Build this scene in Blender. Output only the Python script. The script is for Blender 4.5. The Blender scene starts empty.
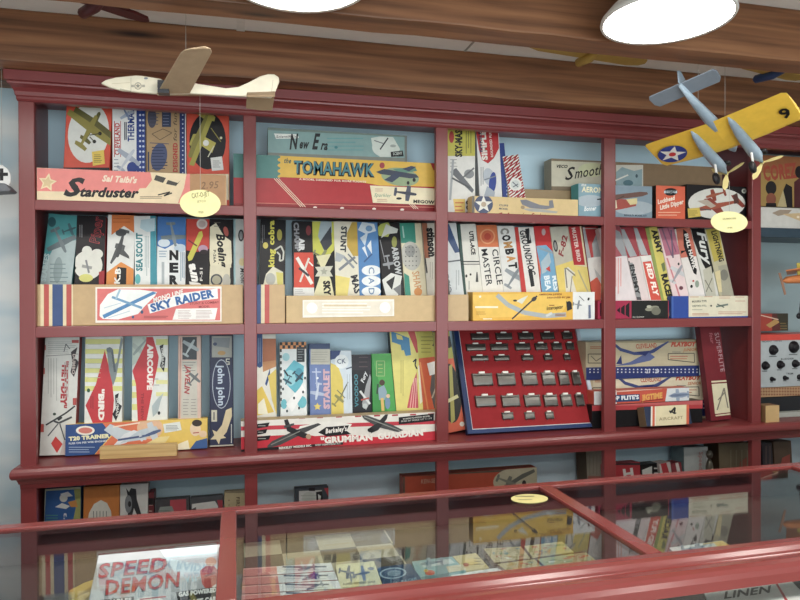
import bpy, bmesh, math, random
from mathutils import Vector as V3, Matrix
random.seed(7)
C = bpy.context.scene.collection
# ------------------------------------------------------------------ camera
YAW, PITCH, ROLL, F = 0.2459, -0.0055, -0.0028, 653.6
CAM = V3((0.5993, -2.1438, 1.5))
fw = V3((math.sin(YAW)*math.cos(PITCH), math.cos(YAW)*math.cos(PITCH), math.sin(PITCH)))
r0 = V3((math.cos(YAW), -math.sin(YAW), 0)); u0 = r0.cross(fw)
cr = r0*math.cos(ROLL)+u0*math.sin(ROLL); cu = -r0*math.sin(ROLL)+u0*math.cos(ROLL)
cd = bpy.data.cameras.new('camera'); cam = bpy.data.objects.new('camera', cd); C.objects.link(cam)
cd.sensor_width = 36; cd.lens = F/800*36; cd.clip_start = .05
m = Matrix((cr, cu, -fw)).transposed().to_4x4(); m.translation = CAM; cam.matrix_world = m
bpy.context.scene.camera = cam

def ray(x, y): return fw + cr*((x-400)/F) + cu*((300-y)/F)
def hit(x, y, p0, n):
    d = ray(x, y); return CAM + d*((p0-CAM).dot(n)/d.dot(n))
def at(x, y, Y): return hit(x, y, V3((0, Y, 0)), V3((0, 1, 0)))
def atz(x, y, Z): return hit(x, y, V3((0, 0, Z)), V3((0, 0, 1)))

# ------------------------------------------------------------------ materials
def lin(c):
    c /= 255.; return c/12.92 if c <= .04045 else ((c+.055)/1.055)**2.4
def rgb(h):
    h = h.lstrip('#'); h = h if len(h) == 6 else ''.join(c*2 for c in h); return tuple(lin(int(h[i:i+2], 16)) for i in (0, 2, 4))+(1,)
_m = {}
def newmat(name):
    mt = bpy.data.materials.new(name); mt.use_nodes = True
    nt = mt.node_tree; return mt, nt, nt.nodes['Principled BSDF']
def M(h, rough=.42, metal=0, mottle=.17, scale=30, coat=0):
    k = (h, rough, metal, mottle, scale, coat)
    if k in _m: return _m[k]
    mt, nt, b = newmat('print_'+h.strip('#'))
    b.inputs['Roughness'].default_value = rough; b.inputs['Metallic'].default_value = metal
    b.inputs['Specular IOR Level'].default_value = .5 if metal or coat else .3
    b.inputs['Coat Weight'].default_value = coat; b.inputs['Coat Roughness'].default_value = .2
    c = rgb(h); g_ = .3*c[0]+.59*c[1]+.11*c[2]; c = tuple(v+(g_-v)*.12 for v in c[:3])+(1,)
    if mottle:
        tc = nt.nodes.new('ShaderNodeTexCoord'); n = nt.nodes.new('ShaderNodeTexNoise')
        n.inputs['Scale'].default_value = scale; n.inputs['Detail'].default_value = 6; n.inputs['Roughness'].default_value = .62
        mx = nt.nodes.new('ShaderNodeMix'); mx.data_type = 'RGBA'
        mx.inputs['A'].default_value = tuple(v*(1-mottle) for v in c[:3])+(1,)
        mx.inputs['B'].default_value = tuple(min(1, v*(1+mottle)+.004) for v in c[:3])+(1,)
        nt.links.new(tc.outputs['Object'], n.inputs['Vector'])
        nt.links.new(n.outputs['Fac'], mx.inputs['Factor'])
        nt.links.new(mx.outputs['Result'], b.inputs['Base Color'])
    else: b.inputs['Base Color'].default_value = c
    _m[k] = mt; return mt
def wood_mat(name, c1, c2, c3, sc=1.0, knots=True):
    mt, nt, b = newmat(name); N = nt.nodes.new; L = nt.links.new
    tc = N('ShaderNodeTexCoord'); mp = N('ShaderNodeMapping'); mp.inputs['Scale'].default_value = (.9*sc, 14*sc, 26*sc)
    n = N('ShaderNodeTexNoise'); n.inputs['Scale'].default_value = 1.6; n.inputs['Detail'].default_value = 7; n.inputs['Distortion'].default_value = .6
    L(tc.outputs['Object'], mp.inputs['Vector']); L(mp.outputs['Vector'], n.inputs['Vector'])
    rp = N('ShaderNodeValToRGB'); e = rp.color_ramp.elements
    e[0].position = .30; e[0].color = rgb(c1); e[1].position = .72; e[1].color = rgb(c3)
    x = rp.color_ramp.elements.new(.5); x.color = rgb(c2)
    L(n.outputs['Fac'], rp.inputs['Fac'])
    if knots:
        v = N('ShaderNodeTexVoronoi'); mp2 = N('ShaderNodeMapping'); mp2.inputs['Scale'].default_value = (1.7, 9, 12)
        L(tc.outputs['Object'], mp2.inputs['Vector']); L(mp2.outputs['Vector'], v.inputs['Vector']); v.inputs['Scale'].default_value = 1
        kr = N('ShaderNodeValToRGB'); kr.color_ramp.elements[0].position = .05; kr.color_ramp.elements[0].color = (0.14, .1, .09, 1)
        kr.color_ramp.elements[1].position = .17; kr.color_ramp.elements[1].color = (1, 1, 1, 1)
        L(v.outputs['Distance'], kr.inputs['Fac'])
        mx = N('ShaderNodeMix'); mx.data_type = 'RGBA'; mx.blend_type = 'MULTIPLY'; mx.inputs['Factor'].default_value = 1
        L(rp.outputs['Color'], mx.inputs['A']); L(kr.outputs['Color'], mx.inputs['B']); L(mx.outputs['Result'], b.inputs['Base Color'])
    else: L(rp.outputs['Color'], b.inputs['Base Color'])
    b.inputs['Roughness'].default_value = .5
    return mt
RED = M('#803132', .34, 0, .07, 9, .04)
RED2 = M('#7c2e2b', .22, 0, .06, 9, .25)
BEAM = wood_mat('stained_beam', '#5a3b27', '#83583c', '#a0714e')
PALEWOOD = wood_mat('pale_wood', '#b08f5c', '#c4a56f', '#d2b682', 2.5, False)
BLUE = M('#cdecfa', .6, 0, .05, 3)
BLACK = M('#17151a', .45, 0, .1)
DARKCARD = M('#23202a', .6)
TAN = '#c3a273'

def glass_mat():
    mt = bpy.data.materials.new('case_glass'); mt.use_nodes = True; nt = mt.node_tree; nt.nodes.clear(); N = nt.nodes.new; L = nt.links.new
    o = N('ShaderNodeOutputMaterial'); mx = N('ShaderNodeMixShader'); t = N('ShaderNodeBsdfTransparent'); g = N('ShaderNodeBsdfGlossy')
    t.inputs['Color'].default_value = (.85, .88, .88, 1); g.inputs['Roughness'].default_value = .012; g.inputs['Color'].default_value = (.95, .95, .95, 1)
    fr = N('ShaderNodeFresnel'); ge = N('ShaderNodeNewGeometry'); mi = N('ShaderNodeMix'); mi.inputs['A'].default_value = 1.4; mi.inputs['B'].default_value = 1/1.4
    L(ge.outputs['Backfacing'], mi.inputs['Factor']); L(mi.outputs['Result'], fr.inputs['IOR'])
    L(fr.outputs['Fac'], mx.inputs['Fac']); L(t.outputs['BSDF'], mx.inputs[1]); L(g.outputs['BSDF'], mx.inputs[2]); L(mx.outputs['Shader'], o.inputs['Surface'])
    return mt
GLASS = glass_mat()
def emit_mat(name, col, s):
    mt = bpy.data.materials.new(name); mt.use_nodes = True; nt = mt.node_tree; nt.nodes.clear()
    o = nt.nodes.new('ShaderNodeOutputMaterial'); e = nt.nodes.new('ShaderNodeEmission'); e.inputs['Color'].default_value = col; e.inputs['Strength'].default_value = s
    nt.links.new(e.outputs['Emission'], o.inputs['Surface']); return mt
LAMP = emit_mat('lamp_diffuser', (1, .955, .89, 1), 16)
def mural_mat():
    mt, nt, b = newmat('sky_mural'); N = nt.nodes.new; L = nt.links.new
    tc = N('ShaderNodeTexCoord'); mp = N('ShaderNodeMapping'); mp.inputs['Scale'].default_value = (1.2, 1, 3.2); mp.inputs['Location'].default_value = (.3, 0, .42)
    n = N('ShaderNodeTexNoise'); n.inputs['Scale'].default_value = 1.5; n.inputs['Detail'].default_value = 3
    L(tc.outputs['Object'], mp.inputs['Vector']); L(mp.outputs['Vector'], n.inputs['Vector'])
    rp = N('ShaderNodeValToRGB'); rp.color_ramp.elements[0].position = .42; rp.color_ramp.elements[0].color = rgb('#b4cbd6')
    rp.color_ramp.elements[1].position = .6; rp.color_ramp.elements[1].color = rgb('#e4e7e6')
    L(n.outputs['Fac'], rp.inputs['Fac']); L(rp.outputs['Color'], b.inputs['Base Color']); b.inputs['Roughness'].default_value = .7
    return mt
MURAL = mural_mat()

# ------------------------------------------------------------------ object helpers
def tag(o, label=None, cat=None, group=None, kind=None):
    if label: o['label'] = label
    if cat: o['category'] = cat
    if group: o['group'] = group
    if kind: o['kind'] = kind
    return o
def empty(name, loc=(0, 0, 0), label=None, cat=None, group=None, mat=None):
    o = bpy.data.objects.new(name, None); C.objects.link(o); o.empty_display_size = .03
    o.matrix_world = mat if mat is not None else Matrix.Translation(loc)
    WM[o.name] = mat.copy() if mat is not None else Matrix.Translation(loc)
    return tag(o, label, cat, group)
WM = {}
class MB:
    """collects geometry in world (or local) space"""
    def __init__(s): s.v = []; s.f = []; s.mi = []; s.mats = []; s.sm = []
    def mat(s, m):
        if m not in s.mats: s.mats.append(m)
        return s.mats.index(m)
    def add(s, vs, fs, m, smooth=False):
        o = len(s.v); s.v += [tuple(v) for v in vs]; k = s.mat(m)
        for f in fs: s.f.append(tuple(i+o for i in f)); s.mi.append(k); s.sm.append(smooth)
        return s
    def obox(s, O, U, W, N, a, b, c, m):
        """corner O, axes U,W,N with lengths a,b,c"""
        vs = [O+U*(a*i)+W*(b*j)+N*(c*k) for k in (0, 1) for j in (0, 1) for i in (0, 1)]
        return s.add(vs, [(0, 2, 3, 1), (4, 5, 7, 6), (0, 1, 5, 4), (2, 6, 7, 3), (0, 4, 6, 2), (1, 3, 7, 5)], m)
    def box(s, x0, y0, z0, x1, y1, z1, m):
        return s.obox(V3((x0, y0, z0)), V3((1, 0, 0)), V3((0, 1, 0)), V3((0, 0, 1)), x1-x0, y1-y0, z1-z0, m)
    def prism(s, pts, ext, m):
        """closed polygon of 3D points, extruded by vector ext"""
        n = len(pts); vs = [V3(p) for p in pts]+[V3(p)+ext for p in pts]
        return s.add(vs, [tuple(range(n))[::-1], tuple(range(n, 2*n))]+[(i, (i+1) % n, n+(i+1) % n, n+i) for i in range(n)], m)
    def tube(s, pts, rad, m, seg=8):
        pts = [V3(p) for p in pts]; rads = rad if isinstance(rad, (list, tuple)) else [rad]*len(pts)
        vs = []; fs = []
        for i, p in enumerate(pts):
            d = (pts[min(i+1, len(pts)-1)]-pts[max(i-1, 0)]).normalized()
            a = d.orthogonal().normalized() if i == 0 else (a-d*a.dot(d)).normalized()
            b = d.cross(a)
            vs += [p+(a*math.cos(2*math.pi*k/seg)+b*math.sin(2*math.pi*k/seg))*rads[i] for k in range(seg)]
        for i in range(len(pts)-1):
            for k in range(seg): fs.append((i*seg+k, i*seg+(k+1) % seg, (i+1)*seg+(k+1) % seg, (i+1)*seg+k))
        fs += [tuple(range(seg))[::-1], tuple(range((len(pts)-1)*seg, len(pts)*seg))]
        return s.add(vs, fs, m, True)
    def lathe(s, O, axis, prof, m, seg=32, mats=None):
        axis = V3(axis).normalized(); a = axis.orthogonal().normalized(); b = axis.cross(a); vs = []; n = len(prof)
        for r, h in prof:
            vs += [V3(O)+axis*h+(a*math.cos(2*math.pi*k/seg)+b*math.sin(2*math.pi*k/seg))*max(r, 1e-5) for k in range(seg)]
        fs = [(i*seg+k, i*seg+(k+1) % seg, (i+1)*seg+(k+1) % seg, (i+1)*seg+k) for i in range(n-1) for k in range(seg)]
        return s.add(vs, fs, m, True)
    def build(s, name, parent=None, bevel=0, seg=2, local=None):
        """local = matrix the vertices are expressed in (object origin)"""
        me = bpy.data.meshes.new(name); vs = s.v
        if parent is not None and local is None: local = WM[parent.name]
        if local is None:
            mn = [min(v[i] for v in vs) for i in range(3)]; mx = [max(v[i] for v in vs) for i in range(3)]
            local = Matrix.Translation(((mn[0]+mx[0])/2, (mn[1]+mx[1])/2, mn[2]))
        inv = local.inverted(); me.from_pydata([inv @ V3(v) for v in vs], [], s.f)
        for mt in s.mats: me.materials.append(mt)
        me.polygons.foreach_set('material_index', s.mi); me.polygons.foreach_set('use_smooth', s.sm); me.update()
        o = bpy.data.objects.new(name, me); C.objects.link(o); WM[o.name] = local.copy()
        if parent is not None: o.parent = parent
        else: o.matrix_world = local
        if bevel:
            b = o.modifiers.new('bevel', 'BEVEL'); b.width = bevel; b.segments = seg; b.limit_method = 'ANGLE'; b.angle_limit = math.radians(40)
        return o

_tx = {}
def text_geo(s, bold=0., shear=0.):
    k = (s, bold, shear)
    if k not in _tx:
        cv = bpy.data.curves.new('t', 'FONT'); cv.body = s; cv.offset = bold; cv.shear = shear; cv.resolution_u = 2; cv.space_character = 1.06
        o = bpy.data.objects.new('t', cv); C.objects.link(o); bpy.context.view_layer.update()
        me = bpy.data.meshes.new_from_object(o.evaluated_get(bpy.context.evaluated_depsgraph_get()))
        vs = [(v.co.x, v.co.y) for v in me.vertices]; fs = [tuple(p.vertices) for p in me.polygons]
        bpy.data.objects.remove(o); bpy.data.meshes.remove(me)
        _tx[k] = (vs, fs, min(v[0] for v in vs), max(v[0] for v in vs), max(v[1] for v in vs))
    return _tx[k]

class Face:
    """a printed face: origin O, axes U (right) and W (up), size w x h; draws in photo coordinates through ray/plane hits"""
    def __init__(s, mb, O, U, W, w, h): s.mb, s.O, s.U, s.W, s.w, s.h = mb, O, U, W, w, h; s.N = U.cross(W).normalized(); s.k = 0
    def uv(s, x, y):
        d = hit(x, y, s.O, s.N)-s.O; return (d.dot(s.U), d.dot(s.W))
    def pt(s, u, v, k): return s.O+s.U*u+s.W*v+s.N*(.00025+k*.00006)
    def clip(s, P):
        for ax, lim, sg in ((0, 0, 1), (0, s.w, -1), (1, 0, 1), (1, s.h, -1)):
            Q = []
            for i in range(len(P)):
                a, b = P[i-1], P[i]; da, db = (a[ax]-lim)*sg, (b[ax]-lim)*sg
                if (da >= 0) != (db >= 0):
                    t = da/(da-db); Q.append((a[0]+(b[0]-a[0])*t, a[1]+(b[1]-a[1])*t))
                if db >= 0: Q.append(b)
            P = Q
            if not P: return P
        return P
    def raw(s, P, c, rough=.42):
        P = s.clip(P); s.k += 1
        if len(P) < 3: return s
        s.mb.add([s.pt(u, v, s.k) for u, v in P], [tuple(range(len(P)))], M(c, rough) if isinstance(c, str) else c); return s
    def p(s, pts, c): return s.raw([s.uv(x, y) for x, y in pts], c)
    def r(s, x0, y0, x1, y1, c): return s.p([(x0, y0), (x1, y0), (x1, y1), (x0, y1)], c)
    def full(s, v0, v1, c, u0=0, u1=1): return s.raw([(u0*s.w, v0*s.h), (u1*s.w, v0*s.h), (u1*s.w, v1*s.h), (u0*s.w, v1*s.h)], c)
    def e(s, cx, cy, rx, ry, c, rot=0, n=28):
        a = math.radians(rot); ca, sa = math.cos(a), math.sin(a)
        return s.p([(cx+rx*math.cos(t)*ca-ry*math.sin(t)*sa, cy+rx*math.cos(t)*sa+ry*math.sin(t)*ca) for t in [2*math.pi*i/n for i in range(n)]], c)
    def star(s, cx, cy, R, c, q=.42, rot=-90, n=5):
        P = [(R*(1 if i % 2 == 0 else q), math.radians(rot+i*180/n)) for i in range(2*n)]
        # fan of convex pieces so clipping stays right
        for i in range(0, 2*n, 2):
            a, b, d = P[i-1], P[i], P[(i+1) % (2*n)]
            s.p([(cx, cy)]+[(cx+r*math.cos(t), cy+r*math.sin(t)) for r, t in (a, b, d)], c); s.k -= 1
        s.k += 1; return s
    def l(s, pts, wd, c):
        for (x0, y0), (x1, y1) in zip(pts, pts[1:]):
            d = math.hypot(x1-x0, y1-y0) or 1; nx, ny = -(y1-y0)/d*wd/2, (x1-x0)/d*wd/2
            s.p([(x0+nx, y0+ny), (x1+nx, y1+ny), (x1-nx, y1-ny), (x0-nx, y0-ny)], c); s.k -= 1
        s.k += 1; return s
    def t(s, txt, x0, y0, x1, y1, h, c, bold=.012, shear=0.):
        vs, fs, a, b, top = text_geo(txt, bold+.014, shear); dx, dy = x1-x0, y1-y0; d = math.hypot(dx, dy); ux, uy = dy/d*h, -dx/d*h
        s.k += 1; q = []
        for X, Y in vs:
            k, g = (X-a)/(b-a), Y/top; u, v = s.uv(x0+dx*k+ux*g, y0+dy*k+uy*g)
            q.append(s.pt(min(max(u, 0), s.w), min(max(v, 0), s.h), s.k))
        s.mb.add(q, fs, M(c)); return s
    def lines(s, x0, y0, x1, y1, n, c, wd=.7, vert=False):
        """rows of fine print too small to read"""
        for i in range(n):
            k = (i+.5)/n; j = random.uniform(.7, 1)
            if vert: X = x0+(x1-x0)*k; s.l([(X, y0), (X, y0+(y1-y0)*j)], wd, c)
            else: Y = y0+(y1-y0)*k; s.l([(x0, Y), (x0+(x1-x0)*j, Y)], wd, c)
        return s
    def plane(s, cx, cy, L, ang, c, c2=None, span=1.0, chord=.2, skew=0., fat=.1):
        """picture of an aeroplane: nose along ang (degrees, y down)"""
        a = math.radians(ang); d = (math.cos(a), math.sin(a)); b = math.radians(ang+90+skew); w = (math.cos(b), math.sin(b)); c2 = c2 or c
        def q(f, g): return (cx+d[0]*f*L+w[0]*g*L, cy+d[1]*f*L+w[1]*g*L)
        s.p([q(.12+chord/2, -span/2), q(.16+chord/2, 0), q(.12+chord/2, span/2), q(.12-chord*.3, span/2), q(.12-chord/2, 0), q(.12-chord*.3, -span/2)], c2)
        s.p([q(-.4, -.2), q(-.36, 0), q(-.4, .2), q(-.5, .18), q(-.5, -.18)], c2)
        s.p([q(.5, -fat*.5), q(.54, 0), q(.5, fat*.5), q(.2, fat*.8), q(-.5, fat*.25), q(-.5, -fat*.25), q(.2, -fat*.8)], c); return s
    def dots(s, x0, y0, x1, y1, nx, ny, R, c):
        for i in range(nx):
            for j in range(ny):
                s.e(x0+(x1-x0)*(i+.5)/nx, y0+(y1-y0)*(j+.5)/ny, R, R, c, n=6); s.k -= 1
        s.k += 1; return s
    def checks(s, x0, y0, x1, y1, nx, ny, c):
        for i in range(nx):
            for j in range(ny):
                if (i+j) % 2 == 0:
                    s.r(x0+(x1-x0)*i/nx, y0+(y1-y0)*j/ny, x0+(x1-x0)*(i+1)/nx, y0+(y1-y0)*(j+1)/ny, c); s.k -= 1
        s.k += 1; return s

ROW1, ROW2, ROW3, ROW4 = 1.791, 1.413, 1.001, .66
class Kit:
    """one model-kit box; xl,xr read at photo row yr"""
    def __init__(s, col, xl, xr, ytop, Y, base, label, lean=0., back=0., t=.045, yr=None, side=None, group=None, roll=None, name='kit_box', cat='kit box', lid=False, rough=.42, ybot=None):
        lean0 = lean; lean = lean+((xl+xr)/2-236)*math.tan(math.radians(back))/F
        lean = 0. if abs(lean) < .022 else lean
        if roll is not None: lean = lean0 = roll
        phi, psi = math.atan(lean), math.radians(back)
        U = V3((math.cos(phi), 0, -math.sin(phi))); W = V3((math.sin(phi), 0, math.cos(phi)))
        W = (W*math.cos(psi)+V3((0, 1, 0))*math.sin(psi)).normalized(); N = U.cross(W).normalized()
        if ybot is not None: base = hit((xl+xr)/2, ybot, V3((0, Y, 0)), V3((0, 1, 0))).z
        bz = base+t*math.sin(psi)+.0004; P0 = V3((0, Y, bz))
        if yr is None: yr = ytop+35
        L = hit(xl, yr, P0, N); R = hit(xr, yr, P0, N); w = (R-L).dot(U)
        O = L+W*((bz+max(0, w*math.sin(phi))-L.z)/W.z)
        T = hit((xl+xr)/2+(yr-ytop)*lean0, ytop, P0, N); h = (T-O).dot(W)
        lim = {ROW1: 2.112, ROW2: 1.772, ROW3: 1.394, ROW4: .925}.get(base)
        if lim: h = min(h, (lim-max(O.z, (O+U*w).z))/W.z)
        s.O, s.U, s.W, s.N, s.w, s.h, s.t = O, U, W, N, w, h, t
        s.top = O.z+h*W.z
        s.name, s.label, s.cat, s.group = name, label, cat, group
        s.rootmb = None; body = M(col, rough); sd = M(side, .5) if side else body
        s.mb = MB(); g = .0 if not lid else .0018
        if lid:
            s.rootmb = MB(); s.rootmb.obox(O+U*g+W*g-N*t, U, W, N, w-2*g, h-2*g, t-.004, M('#b59a70', .6))
            s.mb.obox(O-N*t*.82, U, W, N, w, h, t*.82, sd)
        else: s.mb.obox(O-N*t, U, W, N, w, h, t, sd)
        s.f = Face(s.mb, O, U, W, w, h); s.parts = []
        if side: s.f.full(0, 1, col)
    def sub(s, name, x0, y0, x1, y1, c, label=None, quad=None, lift=.0025, th=.0006):
        """a pasted-on part (sticker, paper label) whose corners are read in the photo"""
        q = quad or [(x0, y1), (x1, y1), (x1, y0), (x0, y0)]
        mb = MB(); pts = [hit(x, y, s.O, s.N)+s.N*lift for x, y in q]; mb.prism(pts, -s.N*th, M(c))
        U = (pts[1]-pts[0]).normalized(); W = (s.N.cross(U)).normalized()
        f = Face(mb, pts[0]+s.N*.0002, U, W, 9, 9); f.clip = lambda P: P; f.t0 = f.t
        def tt(txt, a, b, c_, d, h, col, bold=.012, shear=0.):
            vs, fs, aa, bb, top = text_geo(txt, bold, shear); dx, dy = c_-a, d-b; dd = math.hypot(dx, dy); ux, uy = dy/dd*h, -dx/dd*h; f.k += 1
            mb.add([f.pt(*f.uv(a+dx*(X-aa)/(bb-aa)+ux*Y/top, b+dy*(X-aa)/(bb-aa)+uy*Y/top), f.k) for X, Y in vs], fs, M(col)); return f
        f.t = tt; s.parts.append((name, mb, label)); return f
    def done(s):
        mt = Matrix((s.U, -s.N, s.W)).transposed().to_4x4(); mt.translation = s.O+s.U*(s.w/2)
        if s.rootmb:
            o = s.rootmb.build(s.name, None, 0, local=mt); s.mb.build('lid', o, .0012, 1, local=mt)
        else: o = s.mb.build(s.name, None, .0012, 1, local=mt)
        for n, mb, lb in s.parts: tag(mb.build(n, o, local=mt), lb)
        tag(o, s.label, s.cat, s.group); s.o = o; return s
# ------------------------------------------------------------------ the room
def struct(name, mb, bevel=0, parent=None):
    o = mb.build(name, parent, bevel)
    if parent is None: o['kind'] = 'structure'
    return o
XL, XR, YB, YF, ZC = -1.6, 5.0, .275, -4.6, 2.302
struct('floor', MB().box(XL, YF, -.06, XR, YB, 0, M('#c9c2b6', .5)))
CEIL = M('#f8f8f8', .8, 0, .03, 40)
struct('ceiling', MB().box(XL, YF, ZC, XR, YB, ZC+.06, CEIL))
WHITEW = M('#d5d6d2', .8, 0, .03)
struct('wall_back', MB().box(XL-.1, YB, -.06, XR+.1, YB+.1, ZC+.06, MURAL))
struct('wall_left', MB().box(XL-.1, YF, -.06, XL, YB, ZC+.06, WHITEW))
struct('wall_right', MB().box(XR, YF, -.06, XR+.1, YB, ZC+.06, WHITEW))
WX0, WX1, WZ0, WZ1 = -.9, 3.4, .45, 2.2
mb = MB()
for a, b, c, d in ((XL-.1, WX0, -.06, ZC+.06), (WX1, XR+.1, -.06, ZC+.06), (WX0, WX1, -.06, WZ0), (WX0, WX1, WZ1, ZC+.06)): mb.box(a, YF-.1, c, b, YF, d, WHITEW)
struct('wall_front', mb)
mb = MB(); FRM = M('#e4e2dc', .4)
for a, b, c, d in ((WX0, WX0+.06, WZ0, WZ1), (WX1-.06, WX1, WZ0, WZ1), (WX0+.06, WX1-.06, WZ0, WZ0+.06), (WX0+.06, WX1-.06, WZ1-.06, WZ1), (.5, .55, WZ0+.06, WZ1-.06), (1.95, 2.0, WZ0+.06, WZ1-.06)): mb.box(a, YF-.08, c, b, YF-.02, d, FRM)
win = struct('window_1', mb)  # added window, out of view, put in to bring frontal light
MB().box(WX0+.06, YF-.055, WZ0+.06, WX1-.06, YF-.05, WZ1-.06, GLASS).build('glass', win)
ad = bpy.data.lights.new('window_daylight', 'AREA'); ad.shape = 'RECTANGLE'; ad.size = WX1-WX0; ad.size_y = WZ1-WZ0; ad.energy = 105; ad.color = (.93, .97, 1)  # added area light filling the shelves from the front
ao = bpy.data.objects.new('window_daylight', ad); C.objects.link(ao); ao.matrix_world = Matrix.Translation(((WX0+WX1)/2, YF-.25, (WZ0+WZ1)/2)) @ Matrix.Rotation(math.radians(90), 4, 'X')
# dark timber header over the wall left of the bookcase
struct('trim_1', MB().box(XL, .19, at(5, 88, YB).z, -.03, YB, ZC, BEAM))
def beam(name, y0, y1, z0):
    mb = MB(); n = 60; random.seed(int(y1*-1000)+5)
    prof = [(y0, z0), (y1, z0), (y1, ZC), (y0, ZC)]; vs = []; fs = []
    for i in range(n+1):
        x = XL+(XR-XL)*i/n; j = random.uniform(-.002, .002)
        vs += [(x, y+j, z+(random.uniform(-.0015, .0015) if z < ZC else 0)) for y, z in prof]
    for i in range(n):
        a = i*4
        for k in range(4): fs.append((a+k, a+(k+1) % 4, a+4+(k+1) % 4, a+4+k))
    mb.add(vs, fs, BEAM); o = struct(name, mb, .004)
    return o
beam('ceiling_beam_1', -.12, -.03, 2.157); beam('ceiling_beam_2', -.635, -.545, 2.157)
beam('ceiling_beam_3', -1.15, -1.06, 2.157); beam('ceiling_beam_4', -2.6, -2.51, 2.157)
# ceiling panel joints
mb = MB(); mb.box(.604, -.54, ZC-.005, .628, -.12, ZC, M('#f0f0ee', .6)); struct('trim_2', mb)
mb = MB(); mb.box(1.325, -.54, ZC-.003, 1.331, -.12, ZC, M('#a9aaa8', .7)); struct('trim_3', mb)

# ------------------------------------------------------------------ bookcase
bk = empty('bookcase', (1.29, 0, 0), 'long built-in maroon painted bookcase filled with kit boxes', 'bookcase')
posts = [(-.021, .022), (.624, .664), (1.266, 1.309), (1.91, 1.958), (2.557, 2.599)]
for a, b in posts:
    MB().box(a, 0, 0, b, .022, 2.10, RED).build('post', bk, .002)
XE = 3.9
shz = [(1.760, ROW1), (1.380, ROW2)]
for z0, z1 in shz:
    MB().box(-.003, .019, z1-.016, 2.575, .235, z1, RED).build('shelf', bk, .001)
    MB().box(-.003, .003, z0, 2.575, .019, z1, RED).build('shelf_lip', bk, .002)
MB().box(-.003, .003, ROW4-.03, XE, .235, ROW4, RED).build('shelf', bk, .002)
MB().box(-.003, .003, .05, XE, .235, .08, RED).build('shelf', bk, .002)
MB().box(-.003, .235, 0, 2.58, .25, 2.12, BLUE).build('back_panel', bk)
MB().box(2.58, .235, 0, XE, .25, .97, BLUE).build('back_panel', bk)
MB().box(2.5805, .25, .97, XE, .262, 2.12, M('#93a6aa', .6, 0, .06, 4)).build('back_panel', bk)['label'] = 'grey-blue back panel'
MB().box(-.018, .02, 0, 0, .25, 2.12, RED).build('side_panel', bk, .001)
MB().box(2.578, .02, .99, 2.597, .25, 2.12, RED).build('side_panel', bk, .001)
MB().box(3.4, 0, 0, 3.44, .022, .95, RED).build('post', bk, .002)
def mould(prof, x0, x1, ret, name):
    """profile (y,z) swept along x; the ends flare with the profile so the moulding turns the corner"""
    n = len(prof); vs = []; fs = []
    for xx, sg in ((x0, -1), (x1, 0)):
        vs += [(xx+(sg*max(0, -y)*.5 if ret else 0), y, z) for y, z in prof]
    for i in range(n): fs.append((i, (i+1) % n, n+(i+1) % n, n+i))
    fs += [tuple(range(n))[::-1], tuple(range(n, 2*n))]
    return MB().add(vs, fs, RED).build(name, bk, .0015)
crown = [(.022, 2.078), (-.004, 2.078), (-.010, 2.084), (-.010, 2.090), (-.016, 2.094), (-.020, 2.104), (-.030, 2.113), (-.044, 2.118), (-.05, 2.119), (-.052, 2.126), (-.064, 2.1275), (-.066, 2.156), (.25, 2.156), (.25, 2.12), (.022, 2.12)]
mould([(y*.75, z) if y < 0 else (y, z) for y, z in crown], -.021, XE, True, 'crown_molding')
led = [(.25, 1.001), (-.030, 1.001), (-.043, .998), (-.051, .990), (-.053, .982), (-.050, .974), (-.042, .968), (-.028, .966), (-.020, .963), (-.014, .956), (-.010, .949), (-.004, .947), (-.001, .932), (.022, .930), (.022, .96), (.25, .965)]
mould([(y*.72, z) if y < 0 else (y, z) for y, z in led], -.021, XE, True, 'ledge')

# ------------------------------------------------------------------ pendant lamps
def lamp(x, y, label, z=2.15, R=.15):
    t = empty('pendant_lamp', (x, y, z), label, 'lamp', 'round white pendant lamps')
    wh = M('#dcdcd8', .35, 0, 0); O = (x, y, z)
    MB().lathe(O, (0, 0, 1), [(R-.006, .002), (R, 0), (R+.002, .004), (R, .012), (R*.86, .036), (R*.62, .06), (R*.36, .078), (.052, .086), (.05, .11), (.03, .118), (1e-4, .118)], wh, 48).build('shade', t)
    MB().lathe(O, (0, 0, 1), [(1e-4, -.004), (R*.5, -.003), (R-.012, .001), (R-.005, .004)], LAMP, 48).build('diffuser', t)
    MB().tube([(x, y, z+.115), (x, y, ZC)], .008, wh).build('stem', t)
    return t
p = atz(667, 21, 2.15); q = atz(298, -18, 2.15)
lamp(p.x, p.y, 'round white pendant lamp glowing above the yellow twin-engined model plane')
lamp(q.x, q.y, 'round white pendant lamp glowing at the top edge above the white glider')
dxl = p.x-q.x
for yy in (-.79, -1.95, -3.1):  # unseen lamps added to brighten the shelves
    for j in (-1, 0, 1, 2):
        if yy == -.79 and j in (0, 1): continue
        lamp(q.x+dxl*j, yy, 'round white pendant lamp hung elsewhere in the shop, out of view')

# ================================================================== top shelf
G1 = 'model kit boxes on the top shelf'
OLV, OLD = '#8f8433', '#5f5a26'
def biplane(f, cx, cy, s, ang, a=OLV, b=OLD):
    f.plane(cx+5*s, cy-6*s, 40*s, ang, b, b, 1.5, .22, 8); f.plane(cx, cy, 44*s, ang, a, a, 1.55, .2, 8)
    f.e(cx+15*s, cy+2*s, 2.3*s, 2.3*s, '#1d1b1a'); f.e(cx+8*s, cy+12*s, 2.3*s, 2.3*s, '#1d1b1a'); f.l([(cx+2*s, cy+4*s), (cx+15*s, cy+2*s)], 1, '#3a3720'); f.l([(cx+2*s, cy+6*s), (cx+8*s, cy+12*s)], 1, '#3a3720')
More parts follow.
